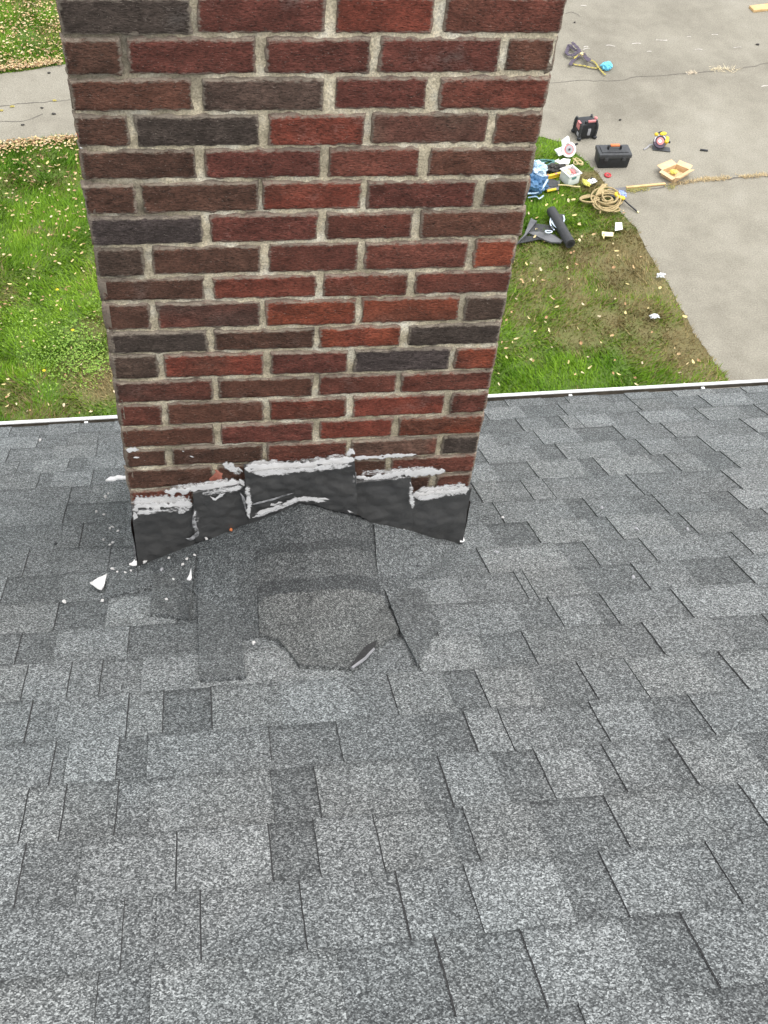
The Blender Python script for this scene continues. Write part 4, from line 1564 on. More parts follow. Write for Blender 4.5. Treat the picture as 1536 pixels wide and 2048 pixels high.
def scrap(px, lift, label, mat='caulk', thick=0.004):
    mb = MB()
    pts = [onroof(u, v)[0] + EN * 0.006 for u, v in px]
    c = np.mean(pts, 0)
    mb.sheet([p - c for p in pts], 0.004, thick, 0.003, 30, 2, nrm=EN, fn=lambda co: lift * max(0, -co.x) * 1.0)
    o = mb.build('caulk_scrap', M[mat])
    o.location = c
    tag(o, label, 'caulk scrap')


scrap([(181, 1177), (198, 1163), (215, 1156), (210, 1173), (204, 1184)], 0.25, 'largest triangular white caulk scrap, lying on the shingles left of the chimney foot')
scrap([(374, 1163), (379, 1157), (383, 1144), (384, 1160), (379, 1166)], 0.1, 'narrow triangular white caulk scrap standing on the shingles below the left flashing')
scrap([(259, 1135), (266, 1130), (275, 1122), (274, 1134)], 0.1, 'white caulk scrap touching the bottom left corner of the flashing')
scrap([(212, 969), (222, 961), (235, 958), (252, 958), (252, 962), (236, 963), (224, 966)], 0.1, 'thin white smear of caulk on the shingles beside the left chimney edge')
scrap([(918, 1082), (926, 1080), (929, 1086), (920, 1088)], 0.05, 'white caulk scrap at the bottom right corner of the flashing')


# ================================================================== THINGS ON THE GROUND
def local(u, v, u2=None, v2=None, z=0.0):
    """frame at a ground pixel: x along the picture's right, y away, metres per pixel"""
    p = G(u, v)
    q = G(u + 10, v) if u2 is None else G(u2, v2)
    d = q - p
    return p, math.atan2(d[1], d[0]), np.linalg.norm(p - CAM) / FPX


def root(name, u, v, label, cat, group=None, u2=None, v2=None, dz=0.0):
    p, a, s = local(u, v, u2, v2)
    o = empty(name, (p[0], p[1], ZG + dz), a)
    tag(o, label, cat, group)
    return o, s


GZ = 0.03     # things on the lawn rest on flattened grass

# black toolbox with orange handle
t, s = root('toolbox', 1225, 337, 'large black plastic toolbox with orange carry handle on the driveway', 'toolbox', None, 1255, 336.5)
w_, d_, h_ = 0.425, 0.215, 0.155
mb = MB()
mb.box((0, d_ / 2, h_ / 2), (w_, d_, h_), bev=0.016, taper=0.95)
mb.build('body', M['black'], t)
mb = MB()
mb.box((0, d_ / 2, h_ + 0.030), (w_ + 0.022, d_ + 0.022, 0.062), bev=0.018)
mb.box((0, d_ / 2, h_ + 0.064), (w_ - 0.06, d_ - 0.07, 0.018), bev=0.008)
mb.build('lid', M['dgrey'], t)
mb = MB()
for x in (-0.085, 0.085):
    mb.box((x, d_ / 2, h_ + 0.090), (0.022, 0.035, 0.055), bev=0.006)
mb.box((0, d_ / 2, h_ + 0.116), (0.19, 0.03, 0.014), bev=0.005)
h1 = mb.build('handle', M['black'], t)
mb = MB()
mb.box((0, d_ / 2, h_ + 0.126), (0.125, 0.042, 0.024), bev=0.009)
mb.build('grip', M['orange'], h1)
for x in (-0.12, 0.12):
    mb = MB()
    mb.box((x, -0.012, h_ - 0.005), (0.05, 0.012, 0.05), bev=0.004)
    mb.build('latch', M['dgrey'], t)

# black case with red handle (jobsite radio like)
t, s = root('radio', 1173, 279, 'squat black jobsite radio with roll bars and a faded red carry handle, behind the toolbox', 'jobsite radio', None, 1190, 277)
mb = MB()
mb.box((0, 0.10, 0.122), (0.245, 0.20, 0.215), bev=0.022)
mb.build('body', M['black'], t)
for x in (-0.112, 0.112):
    for y in (0.0, 0.20):
        mb = MB()
        mb.tube(catmull([(x, y, 0.02), (x * 1.08, y, 0.12), (x * 1.04, y, 0.20), (x * 0.93, y * 0.9 + 0.01, 0.242)], 5), 0.017)
        mb.build('roll_bar', M['dgrey'], t)
        mb = MB()
        mb.lump((x * 1.02, y, 0.025), (0.033, 0.033, 0.027), 0.05, 1, 1, sub=2)
        mb.build('corner_bumper', M['black'], t)
mb = MB()
mb.box((0.03, 0.03, 0.255), (0.16, 0.03, 0.018), bev=0.006)
mb.box((-0.05, 0.03, 0.24), (0.018, 0.03, 0.05), bev=0.005)
mb.box((0.11, 0.03, 0.24), (0.018, 0.03, 0.05), bev=0.005)
hd = mb.build('handle', M['black'], t)
mb = MB()
mb.box((0.03, 0.02, 0.262), (0.11, 0.03, 0.028), bev=0.009)
mb.build('grip', M['pinkred'], hd)
mb = MB()
mb.box((0.01, -0.003, 0.115), (0.042, 0.008, 0.10), bev=0.003)
mb.build('front_panel', M['lgrey'], t)
mb = MB()
mb.box((-0.123, 0.08, 0.17), (0.014, 0.09, 0.07), bev=0.004)
mb.box((-0.118, 0.08, 0.225), (0.03, 0.07, 0.02), bev=0.004)
mb.build('side_trim', M['pinkred'], t)
mb = MB()
mb.box((-0.123, 0.05, 0.07), (0.010, 0.06, 0.05), bev=0.004)
mb.build('side_label', M['lgrey'], t)
mb = MB()
mb.lump((0.125, 0.10, 0.25), (0.026, 0.026, 0.02), 0.05, 1, 3, sub=2)
mb.build('knob', M['pinkred'], t)


def disc(mb, c, R, th, tilt, yaw, mi=0, r_in=None):
    """disc whose face looks towards the viewer, tipped back by tilt"""
    n = Vector((math.sin(yaw) * math.cos(tilt), -math.cos(yaw) * math.cos(tilt), math.sin(tilt)))
    mb.cyl(Vector(c) - n * th / 2, Vector(c) + n * th / 2, R, seg=32, mi=mi)
    return n


# white circular saw on the grass edge
t, s = root('circular_saw', 1135, 319, 'white circular saw with pale red blade disc on the grass edge, left of the toolbox', 'circular saw', None, 1160, 317)
c = (0.0, 0.04, 0.125)
mb = MB()
nn = disc(mb, c, 0.098, 0.05, rad(38), 0)
mb.build('blade_guard', M['white'], t)
mb = MB()
disc(mb, Vector(c) + nn * 0.028, 0.066, 0.008, rad(38), 0)
mb.build('blade', M['pinkred'], t)
mb = MB()
disc(mb, Vector(c) + nn * 0.034, 0.050, 0.006, rad(38), 0)
mb.build('blade_washer', M['lgrey'], t)
mb = MB()
disc(mb, Vector(c) + nn * 0.040, 0.014, 0.014, rad(38), 0)
mb.build('arbor_bolt', M['black'], t)
mb = MB()
mb.box((-0.03, 0.11, 0.20), (0.035, 0.11, 0.11), rot=(0.3, 0.6, 0), bev=0.004)
mb.box((-0.10, 0.05, 0.10), (0.12, 0.12, 0.012), rot=(0.2, -0.2, 0.2), bev=0.003)
mb.build('shoe', M['white'], t)
mb = MB()
mb.tube(catmull([(-0.05, 0.06, 0.06), (-0.11, 0.03, 0.07), (-0.15, 0.02, 0.10), (-0.13, 0.05, 0.14)], 6), 0.018)
mb.build('rear_handle', M['offwhite'], t)
mb = MB()
mb.cyl((0.08, 0.08, 0.15), (0.135, 0.08, 0.18), 0.014)
mb.build('knob', M['black'], t)

# yellow circular saw on the driveway
t, s = root('circular_saw', 1322, 299, 'yellow circular saw with dark blade guard on the driveway behind the cardboard box', 'circular saw', None, 1340, 297)
c = (-0.02, 0.05, 0.09)
mb = MB()
nn = disc(mb, c, 0.088, 0.035, rad(50), -0.3)
mb.build('blade_guard', M['purple'], t)
mb = MB()
mb.torus(Vector(c) + nn * 0.02, 0.078, 0.011, rot=(rad(40), 0, -0.3), a0=0.3, a1=3.3)
mb.build('guard_rim', M['steel'], t)
mb = MB()
disc(mb, Vector(c) + nn * 0.025, 0.05, 0.012, rad(50), -0.3)
mb.build('blade_cover', M['pinkred'], t)
mb = MB()
disc(mb, Vector(c) + nn * 0.034 + Vector((-0.008, 0, -0.004)), 0.022, 0.012, rad(50), -0.3)
mb.build('arbor_bolt', M['white'], t)
mb = MB()
mb.box((0.065, 0.05, 0.085), (0.05, 0.10, 0.11), rot=(0.3, 0.3, -0.4), bev=0.015)
mb.lump((0.03, 0.10, 0.175), (0.05, 0.03, 0.022), 0.1, 2, 4, sub=3)
mb.lump((-0.065, 0.11, 0.17), (0.028, 0.025, 0.022), 0.1, 2, 5, sub=3)
mb.build('motor_housing', M['yellow'], t)
mb = MB()
mb.tube(catmull([(-0.07, 0.12, 0.15), (-0.02, 0.13, 0.175), (0.03, 0.13, 0.18), (0.07, 0.11, 0.15)], 6), 0.013)
mb.build('rear_handle', M['dgrey'], t)
mb = MB()
mb.box((0.0, 0.0, 0.012), (0.24, 0.10, 0.006), rot=(0, 0, -0.35), bev=0.002)
mb.build('shoe', M['dgrey'], t)
mb = MB()
mb.cyl((0.085, 0.04, 0.09), (0.125, 0.03, 0.075), 0.016)
mb.build('knob', M['black'], t)
mb = MB()
mb.tube(catmull([(-0.09, 0.06, 0.05), (-0.14, 0.08, 0.03), (-0.18, 0.06, 0.01), (-0.245, 0.03, 0.008)], 8), 0.010)
mb.build('power_cord', M['lgrey'], t)

# open cardboard box
t, s = root('cardboard_box', 1346, 366, 'open cardboard box with its flaps folded out, on the driveway', 'box')
B = [G(1347, 367), G(1321, 351), G(1350, 339), G(1376, 350)]
Bz = 0.085
base = Vector(t.location)
rot = Matrix.Rotation(-t.rotation_euler.z, 3, 'Z')


def loc(p):
    return rot @ (Vector(p) - base)


bl = [loc((p[0], p[1], ZG)) for p in B]
up = Vector((0, 0, Bz))
mb = MB()
ctr = sum(bl, Vector()) / 4
for i in range(4):
    a, b = bl[i], bl[(i + 1) % 4]
    n_ = (b - a).cross(Vector((0, 0, 1))).normalized()
    if n_.dot((a + b) / 2 - ctr) < 0:
        n_ = -n_
    mb.sheet([a, b, b + up, a + up], 0, 0.004, 0, 1, 1, nrm=n_)
mb.sheet([p + Vector((0, 0, 0.006)) for p in bl], 0, 0.004, 0, 1, 0, nrm=(0, 0, 1))
mb.build('box_side', M['card'], t)
for i, (lift, ln) in enumerate([(-0.005, 0.06), (0.012, 0.10), (0.015, 0.09), (0.04, 0.07)]):
    a, b = bl[i] + up, bl[(i + 1) % 4] + up
    n_ = (b - a).cross(Vector((0, 0, 1))).normalized()
    if n_.dot((a + b) / 2 - ctr - up) < 0:
        n_ = -n_
    o_ = n_ * ln + Vector((0, 0, lift))
    mb = MB()
    mb.sheet([a, b, b + o_, a + o_], 0, 0.004, 0.003, 8, 2, nrm=(0, 0, 1))
    mb.build('flap', M['card'], t)
o = MB().lump((0, 0, 0), (0.05, 0.035, 0.025), 0.4, 2, 8).build('paper_bag', M['lemon'])
o.location = base + Vector((0, 0, 0)) + (Matrix.Rotation(t.rotation_euler.z, 3, 'Z') @ (ctr + Vector((-0.02, 0.02, 0.05))))
tag(o, 'yellow bag lying inside the open cardboard box', 'bag')

# red tape roll
t, s = root('tape_roll', 1215, 352, 'small red tape roll lying in front of the black toolbox', 'tape roll')
mb = MB()
mb.torus((0, 0, 0.014), 0.036, 0.013, seg=28)
mb.build('tape', M['red'], t)
mb = MB()
mb.torus((0, 0, 0.014), 0.023, 0.005, seg=24)
mb.build('core', M['pinkred'], t)

# white tub
t, s = root('storage_tub', 1146, 374, 'square white translucent tub holding red and yellow bits, on the grass', 'tub', None, 1170, 366, GZ)
mb = MB()
hw = 0.088
for (c, sz) in (((0, -hw, 0.075), (2 * hw, 0.008, 0.15)), ((0, hw, 0.075), (2 * hw, 0.008, 0.15)), ((-hw, 0, 0.075), (0.008, 2 * hw, 0.15)), ((hw, 0, 0.075), (0.008, 2 * hw, 0.15)), ((0, 0, 0.006), (2 * hw, 2 * hw, 0.008))):
    cc = Vector(c) + Vector((0, 0.10, 0))
    mb.box(cc, sz, bev=0.003)
mb.build('body', M['offwhite'], t)
mb = MB()
for sx, sy, L in ((0, -1, 'x'), (0, 1, 'x'), (-1, 0, 'y'), (1, 0, 'y')):
    mb.box((sx * (hw + 0.006), 0.10 + sy * (hw + 0.006), 0.148), (2 * hw + 0.036, 0.020, 0.014) if L == 'x' else (0.020, 2 * hw + 0.030, 0.0145), bev=0.005)
mb.build('rim', M['white'], t)
for c, sz in (((-0.01, 0.10 - hw - 0.007, 0.105), (0.07, 0.006, 0.03)), ((hw + 0.007, 0.10, 0.105), (0.006, 0.07, 0.03))):
    mb = MB()
    mb.box(c, sz, bev=0.002)
    mb.build('handle_slot', M['teal'], t)
for c, r, mt, lb in (((0.03, 0.12, 0.10), 0.055, 'pinkred', 'red bits heaped in the white tub'), ((-0.03, 0.13, 0.10), 0.055, 'cream', 'pale yellow bits heaped in the white tub'), ((-0.02, 0.06, 0.09), 0.05, 'lgrey', 'grey bits heaped in the white tub')):
    o = MB().lump((0, 0, 0), (r, r, 0.035), 0.35, 3, r * 90).build('tub_contents', M[mt])
    q = Matrix.Rotation(t.rotation_euler.z, 3, 'Z') @ Vector(c)
    o.location = Vector(t.location) + q
    tag(o, lb, 'hardware bits')

# lemon and white packet
t, s = root('packet', 1183, 375, 'crumpled lemon yellow packet with black and white print, on the grass by the driveway edge', 'packet', None, 1200, 368, GZ)
o = MB().lump((-0.05, 0.06, 0.02), (0.035, 0.07, 0.025), 0.35, 2, 4).build('yellow_wrapper', M['lemon'], t)
o = MB().lump((0.04, 0.05, 0.02), (0.075, 0.045, 0.022), 0.3, 2, 6).build('white_wrapper', M['white'], t)
mb = MB()
mb.box((0.05, 0.08, 0.042), (0.05, 0.02, 0.008), rot=(0.2, 0, 0.4), bev=0.002)
mb.box((0.02, 0.03, 0.040), (0.03, 0.014, 0.008), rot=(0.2, 0, 0.6), bev=0.002)
mb.box((0.085, 0.03, 0.034), (0.02, 0.02, 0.008), rot=(0.2, 0, 0.2), bev=0.002)
mb.build('print', M['black'], t)

# white folded sheet beside the saw
t, s = root('instruction_sheet', 1121, 331, 'folded white paper sheet lying in front of the white circular saw', 'paper', None, 1137, 328, GZ)
mb = MB()
pl = [(1104, 329), (1116, 324), (1118, 328), (1127, 323), (1140, 324), (1136, 335), (1120, 333)]
mb.sheet([loc2 for loc2 in [Matrix.Rotation(-t.rotation_euler.z, 3, 'Z') @ (Vector((*G(u, v)[:2], ZG + GZ)) - Vector(t.location)) for u, v in pl]], 0.02, 0.02, 0.015, 8, 3, nrm=(0, 0, 1))
mb.build('sheet', M['white'], t)

# pale twine loops on the grass
P = []
for i in range(70):
    a = i * 0.42
    p = G(1154 + 9 * math.cos(a) + 2 * math.sin(a * 2.3), 331 + 6 * math.sin(a * 1.1))
    P.append((p[0], p[1], ZG + 0.06 + 0.012 * math.sin(a * 1.7)))
mb = MB()
mb.tube(P, 0.006, seg=5)
tag(mb.build('twine', M['twig']), 'loose loops of pale twine on the grass right of the folded paper', 'twine')

# teal cord
mb = MB()
for k in range(6):
    px = [(1030, 322 + 3 * k), (1060, 324 + 2.0 * k), (1082, 326 + 1.5 * k + 3 * math.sin(k)), (1100, 328 + 0.8 * k), (1106, 333), (1092, 336 + k), (1060, 345 + 2 * k)]
    P = catmull([np.append(G(u, v)[:2], ZG + 0.035 + 0.010 * k) for u, v in px], 8)
    mb.tube(P, 0.009, seg=6)
tag(mb.build('hose', M['teal']), 'tangle of teal cord on the grass beside the chimney edge', 'cord')

# dark cloth heap
o = MB().lump((0, 0, 0.05), (0.16, 0.10, 0.07), 0.5, 1.6, 12, sub=5).build('jacket', M['cloth'])
p = G(1114, 347)
o.location = (p[0], p[1], ZG)
tag(o, 'crumpled dark jacket heaped between the teal cord and the white tub', 'jacket')

# yellow level
t, s = root('spirit_level', 1112, 358, 'long yellow spirit level lying between the white tub and the blue wrapper', 'spirit level', None, 1131, 353.5, GZ)
mb = MB()
mb.box((-0.02, 0, 0.026), (0.34, 0.020, 0.05), bev=0.003)
mb.box((-0.02, 0, 0.052), (0.34, 0.034, 0.010), bev=0.003)
mb.box((-0.02, 0, 0.005), (0.34, 0.034, 0.010), bev=0.003)
mb.build('rail', M['yellow'], t)
for x in (-0.14, -0.02, 0.10):
    mb = MB()
    mb.box((x, -0.004, 0.056), (0.035, 0.022, 0.008), bev=0.002)
    mb.build('vial', M['pinkred'], t)

# blue plastic wrapped bundle
t, s = root('wrapped_bundle', 1072, 400, 'blue plastic wrapped bundle with a crumpled pale top, half hidden behind the chimney', 'wrapped bundle', None, 1090, 399, GZ)
MB().lump((-0.03, 0.13, 0.13), (0.17, 0.16, 0.15), 0.35, 1.5, 2, sub=5, floor=-0.12).build('wrapper', M['blue'], t)
MB().lump((0.0, 0.20, 0.29), (0.12, 0.10, 0.09), 0.55, 1.8, 5, sub=5).build('crumpled_top', M['bluewhite'], t)
MB().lump((0.09, 0.22, 0.27), (0.06, 0.05, 0.05), 0.5, 2.0, 7, sub=4).build('crumpled_top', M['bluewhite'], t)
mb = MB()
mb.tube(catmull([(-0.14, -0.03, 0.10), (-0.02, -0.045, 0.12), (0.05, -0.02, 0.18), (0.12, 0.05, 0.24)], 8), 0.013, flat=0.6)
mb.tube(catmull([(-0.12, -0.02, 0.03), (-0.03, -0.045, 0.06), (0.02, -0.04, 0.02), (0.08, -0.02, 0.05)], 8), 0.012, flat=0.6)
mb.build('print', M['bluewhite'], t)

# grey felt square with a dark saw blade on it
mb = MB()
pl = [(1083, 367), (1120, 366), (1116, 385), (1092, 386), (1078, 380)]
mb.sheet([(*G(u, v)[:2], ZG + GZ) for u, v in pl], 0.012, 0.012, 0.006, 6, 3, nrm=(0, 0, 1))
tag(mb.build('felt_square', M['grey']), 'flat grey felt square on the grass right of the blue bundle', 'felt')
mb = MB()
p = G(1102, 373)
mb.cyl((p[0], p[1], ZG + GZ + 0.018), (p[0], p[1], ZG + GZ + 0.026), 0.085, seg=28)
mb.cyl((p[0] - 0.05, p[1] + 0.07, ZG + GZ + 0.018), (p[0] - 0.05, p[1] + 0.07, ZG + GZ + 0.034), 0.022, seg=16)
tag(mb.build('round_pad', M['dgrey']), 'dark round pad lying on the grey felt square', 'pad')

# sticks
mb = MB()
P = [np.append(G(u, v)[:2], ZG + 0.07) for u, v in ((1114, 379), (1130, 379.5), (1146, 382), (1158, 382.5))]
mb.tube(catmull(P, 5), 0.009, seg=7)
tag(mb.build('stick', M['twig']), 'thin pale stick on the grass below the white tub', 'stick')
mb = MB()
P = [np.append(G(u, v)[:2], ZG + 0.06) for u, v in ((1092, 390), (1100, 388), (1110, 386))]
mb.tube(P, 0.016, seg=8)
tag(mb.build('stick', M['yellow']), 'short yellow stick on the grass beside the blue bundle', 'stick')

# rope
mb = MB()
rnd = random.Random(5)
P = []
for i in range(260):
    a = i * 0.22
    wob = 1 + 0.22 * math.sin(i * 0.071 + 1) + 0.10 * math.sin(i * 0.31)
    rx, ry = 26 * wob * (0.75 + 0.35 * math.sin(i * 0.037)), 17 * wob * (0.75 + 0.35 * math.cos(i * 0.029))
    p = G(1211 + rx * math.cos(a) + 3 * math.sin(i * 0.05), 408 + ry * math.sin(a) + 2 * math.cos(i * 0.06))
    P.append((p[0], p[1], ZG + 0.045 + 0.045 * (0.5 + 0.5 * math.sin(i * 0.17)) + 0.0001 * i))
mb.tube(P, 0.0105, seg=7)
for k in range(4):
    px = [(1195, 408), (1185, 398 + 2 * k), (1168, 398 + 3 * k), (1158, 404 + 2 * k), (1166, 411 + k), (1182, 412 + k), (1196, 410)]
    mb.tube(catmull([np.append(G(u, v)[:2], ZG + 0.05 + 0.012 * k) for u, v in px], 8), 0.0105, seg=7)
px = [(1192, 412), (1197, 420), (1199, 428), (1198, 434)]
mb.tube(catmull([np.append(G(u, v)[:2], ZG + 0.06) for u, v in px], 6), 0.011, seg=7)
px = [(1205, 425), (1220, 427), (1234, 424), (1237, 428), (1228, 431), (1218, 429)]
mb.tube(catmull([np.append(G(u, v)[:2], ZG + 0.06) for u, v in px], 6), 0.0105, seg=7)
# wrapping turns
for k in range(5):
    px = [(1188 + 3 * k, 406 - 1.0 * k), (1194 + 2.4 * k, 394 - k), (1202 + 2 * k, 383)]
    mb.tube(catmull([np.append(G(u, v)[:2], ZG + 0.11) for u, v in px], 6), 0.0105, seg=7)
tag(mb.build('rope', M['rope']), 'heaped coil of tan rope at the corner of the lawn and driveway', 'rope')

# felt scrap, violet bag, yellow brush
mb = MB()
pl = [(1216, 378), (1252, 376), (1251, 393), (1232, 398), (1214, 390)]
mb.sheet([(*G(u, v)[:2], ZG + 0.004) for u, v in pl], 0.008, 0.006, 0.004, 6, 3, nrm=(0, 0, 1))
tag(mb.build('felt_scrap', M['grey']), 'dark grey felt scrap on the driveway behind the rope', 'felt')
o = MB().lump((0, 0, 0.03), (0.055, 0.06, 0.035), 0.4, 2, 21).build('plastic_bag', M['violet'])
p = G(1242, 395)
o.location = (p[0], p[1], ZG + 0.015)
tag(o, 'small violet blue plastic bag on the felt scrap beside the rope', 'bag')
t, s = root('brush', 1236, 404, 'yellow handled brush with a thin dark rod, leaning off the rope onto the driveway', 'brush', None, 1272, 424, GZ)
mb = MB()
mb.tube(catmull([(-0.06, 0.03, 0.06), (-0.05, -0.02, 0.07), (0.0, -0.035, 0.07), (0.06, -0.01, 0.06), (0.05, 0.02, 0.055), (0.02, 0.01, 0.05)], 7), 0.020)
mb.build('handle', M['yellow'], t)
mb = MB()
mb.tube(catmull([(0.06, 0.0, 0.05), (0.15, 0.0, 0.02), (0.30, 0.0, -0.015)], 7), [0.010] * 15)
mb.build('rod', M['black'], t)
MB().lump((0.305, 0.0, -0.015), (0.016, 0.014, 0.014), 0.1, 1, 1, sub=2).build('tip', M['cream'], t)

# wood strip
mb = MB()
a, b = G(1252, 377), G(1330, 369.5)
d = Vector(b - a)
mb.box(Vector((a + b) / 2) + Vector((0, 0, 0.016)), (d.length, 0.032, 0.02), rot=(0, 0, math.atan2(d.y, d.x)), bev=0.003)
tag(mb.build('wood_strip', M['wood']), 'long thin wood strip lying along the driveway seam left of the cardboard box', 'wood strip')

# plank at the picture's right edge
a, b = G(1504, 24), G(1660, 6)
d = Vector(b - a)
mb = MB()
mb.box(Vector((a + b) / 2) + Vector((0, 0.05, 0.022)), (d.length, 0.15, 0.04), rot=(0, 0, math.atan2(d.y, d.x)), bev=0.004)
tag(mb.build('plank', M['wood']), 'pale wooden plank lying on the far driveway', 'plank')

# black stick and bits
mb = MB()
a, b = G(1400, 301), G(1415, 303)
mb.cyl((a[0], a[1], ZG + 0.014), (b[0], b[1], ZG + 0.014), 0.013, seg=12)
tag(mb.build('marker_pen', M['black']), 'short black marker pen lying alone on the driveway', 'marker')
for (u, v, sz, lb) in [(1240, 241, 0.020, 'small dark leaf scrap on the driveway behind the radio and toolbox'), (1515, 90, 0.030, 'dark leaf scrap on the far driveway near the plank'),
                       (98, 147, 0.022, 'dark leaf scrap on the path nearest its far edge'), (84, 217, 0.020, 'dark leaf scrap in the middle of the path on the left'),
                       (108, 229, 0.028, 'dark curled leaf scrap on the path nearest the chimney'), (46, 251, 0.024, 'dark leaf scrap on the near half of the path'),
                       (1149, 46, 0.016, 'tiny dark scrap on the driveway beside the top of the chimney')]:
    p = G(u, v)
    mb = MB()
    mb.lump((0, 0, 0.010), (sz, sz * 0.6, 0.012), 0.4, 2, u, sub=2)
    o = mb.build('leaf_scrap', M['cloth'])
    o.location = (p[0], p[1], ZG + 0.002)
    tag(o, lb, 'leaf scrap')
for (u, v, lb) in [(109, 202, 'yellow leaf cluster in the path crack next to the chimney'), (25, 214, 'yellow leaf cluster in the path crack left of its middle'), (3, 222, 'yellow leaf on the path at its left end')]:
    p = G(u, v)
    o = MB().lump((0, 0, 0.008), (0.026, 0.016, 0.008), 0.6, 2, u, sub=3).build('yellow_leaf', M['olive'])
    o.location = (p[0], p[1], ZG + 0.002)
    tag(o, lb, 'leaf')

# membrane roll and its loose sheet
t, s = root('membrane_roll', 1118, 462, 'black roll of roofing membrane lying on the lawn across its loose sheet', 'membrane roll', None, 1137, 495, GZ)
Rl = 0.062


def lw(px, z=0.0):
    return Matrix.Rotation(-t.rotation_euler.z, 3, 'Z') @ (Vector((*G(*px)[:2], ZG + z)) - Vector(t.location))


a, b = lw((1100, 433), GZ + Rl), lw((1138, 500), GZ + Rl)
mb = MB()
mb.cyl(a, b, Rl, seg=28)
dd = (b - a).normalized()
mb.build('roll', M['membrane'], t)
mb = MB()
mb.cyl(b, b + dd * 0.004, Rl * 0.55, seg=20)
mb.build('core', M['black'], t)
mb = MB()
mb.sheet([lw(p, GZ) for p in ((1030, 494), (1046, 476), (1080, 478), (1108, 474), (1124, 487), (1078, 484.5), (1052, 488))], 0.012, 0.010, 0.012, 4, 4, nrm=(0, 0, 1))
mb.build('loose_sheet', M['membrane'], t)
mb = MB()
mb.sheet([lw(p, GZ) for p in ((1030, 500), (1047, 478), (1060, 447), (1072, 453), (1058, 470))], 0.055, 0.03, 0.02, 4, 4, nrm=(0, 0, 1))
mb.sheet([lw(p, GZ) for p in ((1053, 471), (1088, 471), (1124, 488), (1120, 493), (1088, 488), (1076, 482))], 0.030, 0.02, 0.02, 4, 4, nrm=(0, 0, 1))
mb.build('release_film', M['film'], t)
mb = MB()
mb.sheet([lw(p, GZ) for p in ((1056, 452), (1073, 454), (1100, 456), (1102, 472), (1080, 470), (1058, 470))], 0.02, 0.012, 0.014, 4, 4, nrm=(0, 0, 1))
mb.sheet([lw(p, GZ) for p in ((1112, 436), (1127, 437), (1126, 452), (1120, 462))], 0.03, 0.012, 0.014, 4, 3, nrm=(0, 0, 1))
mb.build('loose_sheet', M['membrane'], t)
mb = MB()
# pale blue outlined print on the wrapper
for px in ([(1101, 442), (1098, 454), (1099, 462), (1104, 470)], [(1104, 449), (1101, 456), (1106, 463), (1113, 469)], [(1106, 452), (1104, 457), (1110, 464), (1114, 467)],
           [(1100, 464), (1106, 472)], [(1088, 473), (1095, 473), (1101, 474), (1099, 477), (1091, 477), (1088, 474)], [(1124, 442), (1126, 450), (1124, 456)]):
    P = catmull([lw(p, GZ + 0.058) for p in px], 6)
    mb.ribbon(P, 0.016, 0.003)
mb.build('print', M['print'], t, smooth=False)

# cards, litter
for px, mt, lb, nm in (([(1229, 452), (1242, 452), (1243, 466), (1228, 468)], 'white', 'white square card lying on the lawn below the rope', 'card'),
                       ([(1202, 470), (1225, 472), (1224, 480), (1202, 479)], 'cream', 'pale yellow oblong card lying on the lawn left of the white card', 'card')):
    mb = MB()
    mb.sheet([(*G(u, v)[:2], ZG + 0.045) for u, v in px], 0.01, 0.006, 0.004, 9, 2, nrm=(0, 0, 1))
    tag(mb.build(nm, M[mt]), lb, 'card')
for u, v, lb in ((1319, 558, 'crumpled clear plastic scrap on the dead grass at the driveway edge'), (1306, 640, 'crumpled clear plastic scrap in the middle of the dead grass')):
    p = G(u, v)
    o = MB().lump((0, 0, 0.03), (0.046, 0.026, 0.02), 0.7, 2.4, u, sub=4).build('plastic_scrap', M['clear'])
    o.location = (p[0], p[1], ZG + 0.03)
    tag(o, lb, 'litter')

# ratchet strap
t, s = root('ratchet_strap', 1165, 128, 'tangled purple and yellow ratchet strap on the far driveway', 'ratchet strap')


def lg(u, v, z):
    return Matrix.Rotation(-t.rotation_euler.z, 3, 'Z') @ (Vector((*G(u, v)[:2], ZG + z)) - Vector(t.location))


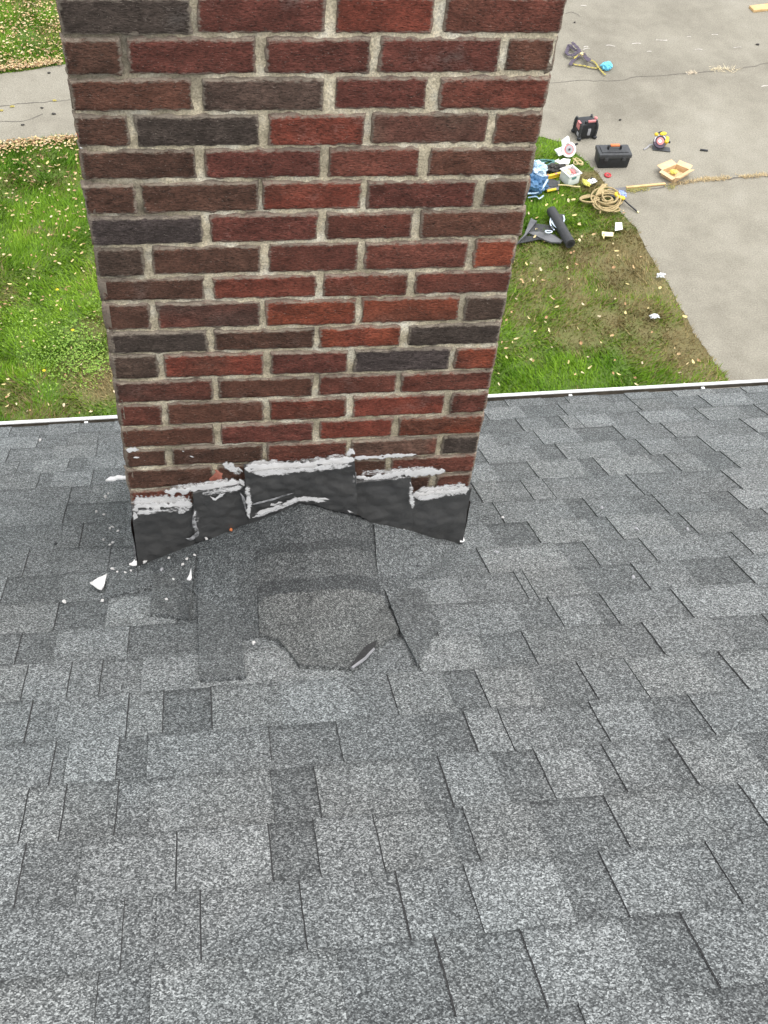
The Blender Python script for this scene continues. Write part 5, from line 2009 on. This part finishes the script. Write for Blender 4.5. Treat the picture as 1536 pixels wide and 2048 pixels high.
mb = MB()
for px, z in (([(1139, 93), (1143, 101), (1150, 108), (1160, 113), (1167, 118)], 0.03), ([(1138, 92), (1134, 104), (1132, 112), (1140, 118), (1150, 116), (1156, 111), (1148, 103), (1141, 98)], 0.02),
              ([(1139, 135), (1146, 126), (1156, 119), (1165, 115)], 0.035), ([(1166, 114), (1170, 122), (1176, 128), (1173, 132), (1166, 124)], 0.05)):
    mb.ribbon(catmull([lg(u, v, z + 0.012 * i) for i, (u, v) in enumerate(px)], 7), 0.05, 0.006, wob=0.2)
mb.build('webbing', M['purple'], t, smooth=False)
mb = MB()
for px, z in (([(1143, 128), (1150, 132), (1165, 134), (1178, 137), (1190, 139), (1198, 138)], 0.02), ([(1172, 122), (1183, 125), (1190, 130), (1196, 139), (1204, 148), (1210, 154)], 0.03),
              ([(1146, 125), (1154, 119), (1164, 117)], 0.06)):
    mb.ribbon(catmull([lg(u, v, z) for u, v in px], 8), 0.026, 0.005, wob=0.3)
mb.build('tail_webbing', M['olive'], t, smooth=False)
mb = MB()
mb.box(lg(1162, 117, 0.07), (0.07, 0.05, 0.03), rot=(0.2, 0.1, 0.7), bev=0.006)
mb.build('ratchet', M['twig'], t)
o = MB().lump((0, 0, 0.045), (0.075, 0.075, 0.055), 0.35, 2, 33).build('plastic_wrap', M['sky_blue'])
p = G(1212, 138)
o.location = (p[0], p[1], ZG)
tag(o, 'ball of sky blue plastic wrap on the far driveway beside the strap', 'plastic wrap')

# dandelions
for u, v, lb in ((147, 669, 'yellow dandelion in the clover close to the chimney'), (90, 750, 'yellow dandelion lower left of the clover patch'), (116, 588, 'orange yellow flower above the clover patch')):
    p = G(u, v)
    t = empty('dandelion', (p[0], p[1], ZG))
    tag(t, lb, 'flower')
    mb = MB()
    mb.tube([(0, 0, 0), (0.003, 0, 0.04), (0.0, 0, 0.075)], 0.003, seg=6)
    mb.build('stem', M['teal'], t)
    mb = MB()
    for k in range(14):
        a = k * 2.4
        mb.sheet([(0, 0, 0.075), (0.026 * math.cos(a - 0.2), 0.026 * math.sin(a - 0.2), 0.08), (0.03 * math.cos(a), 0.03 * math.sin(a), 0.082), (0.026 * math.cos(a + 0.2), 0.026 * math.sin(a + 0.2), 0.08)], 0.0004 * k, 0, 0, 1, 0, nrm=(0, 0, 1))
    mb.build('petals', M['flower'], t)
    t.scale = (0.62, 0.62, 0.8)
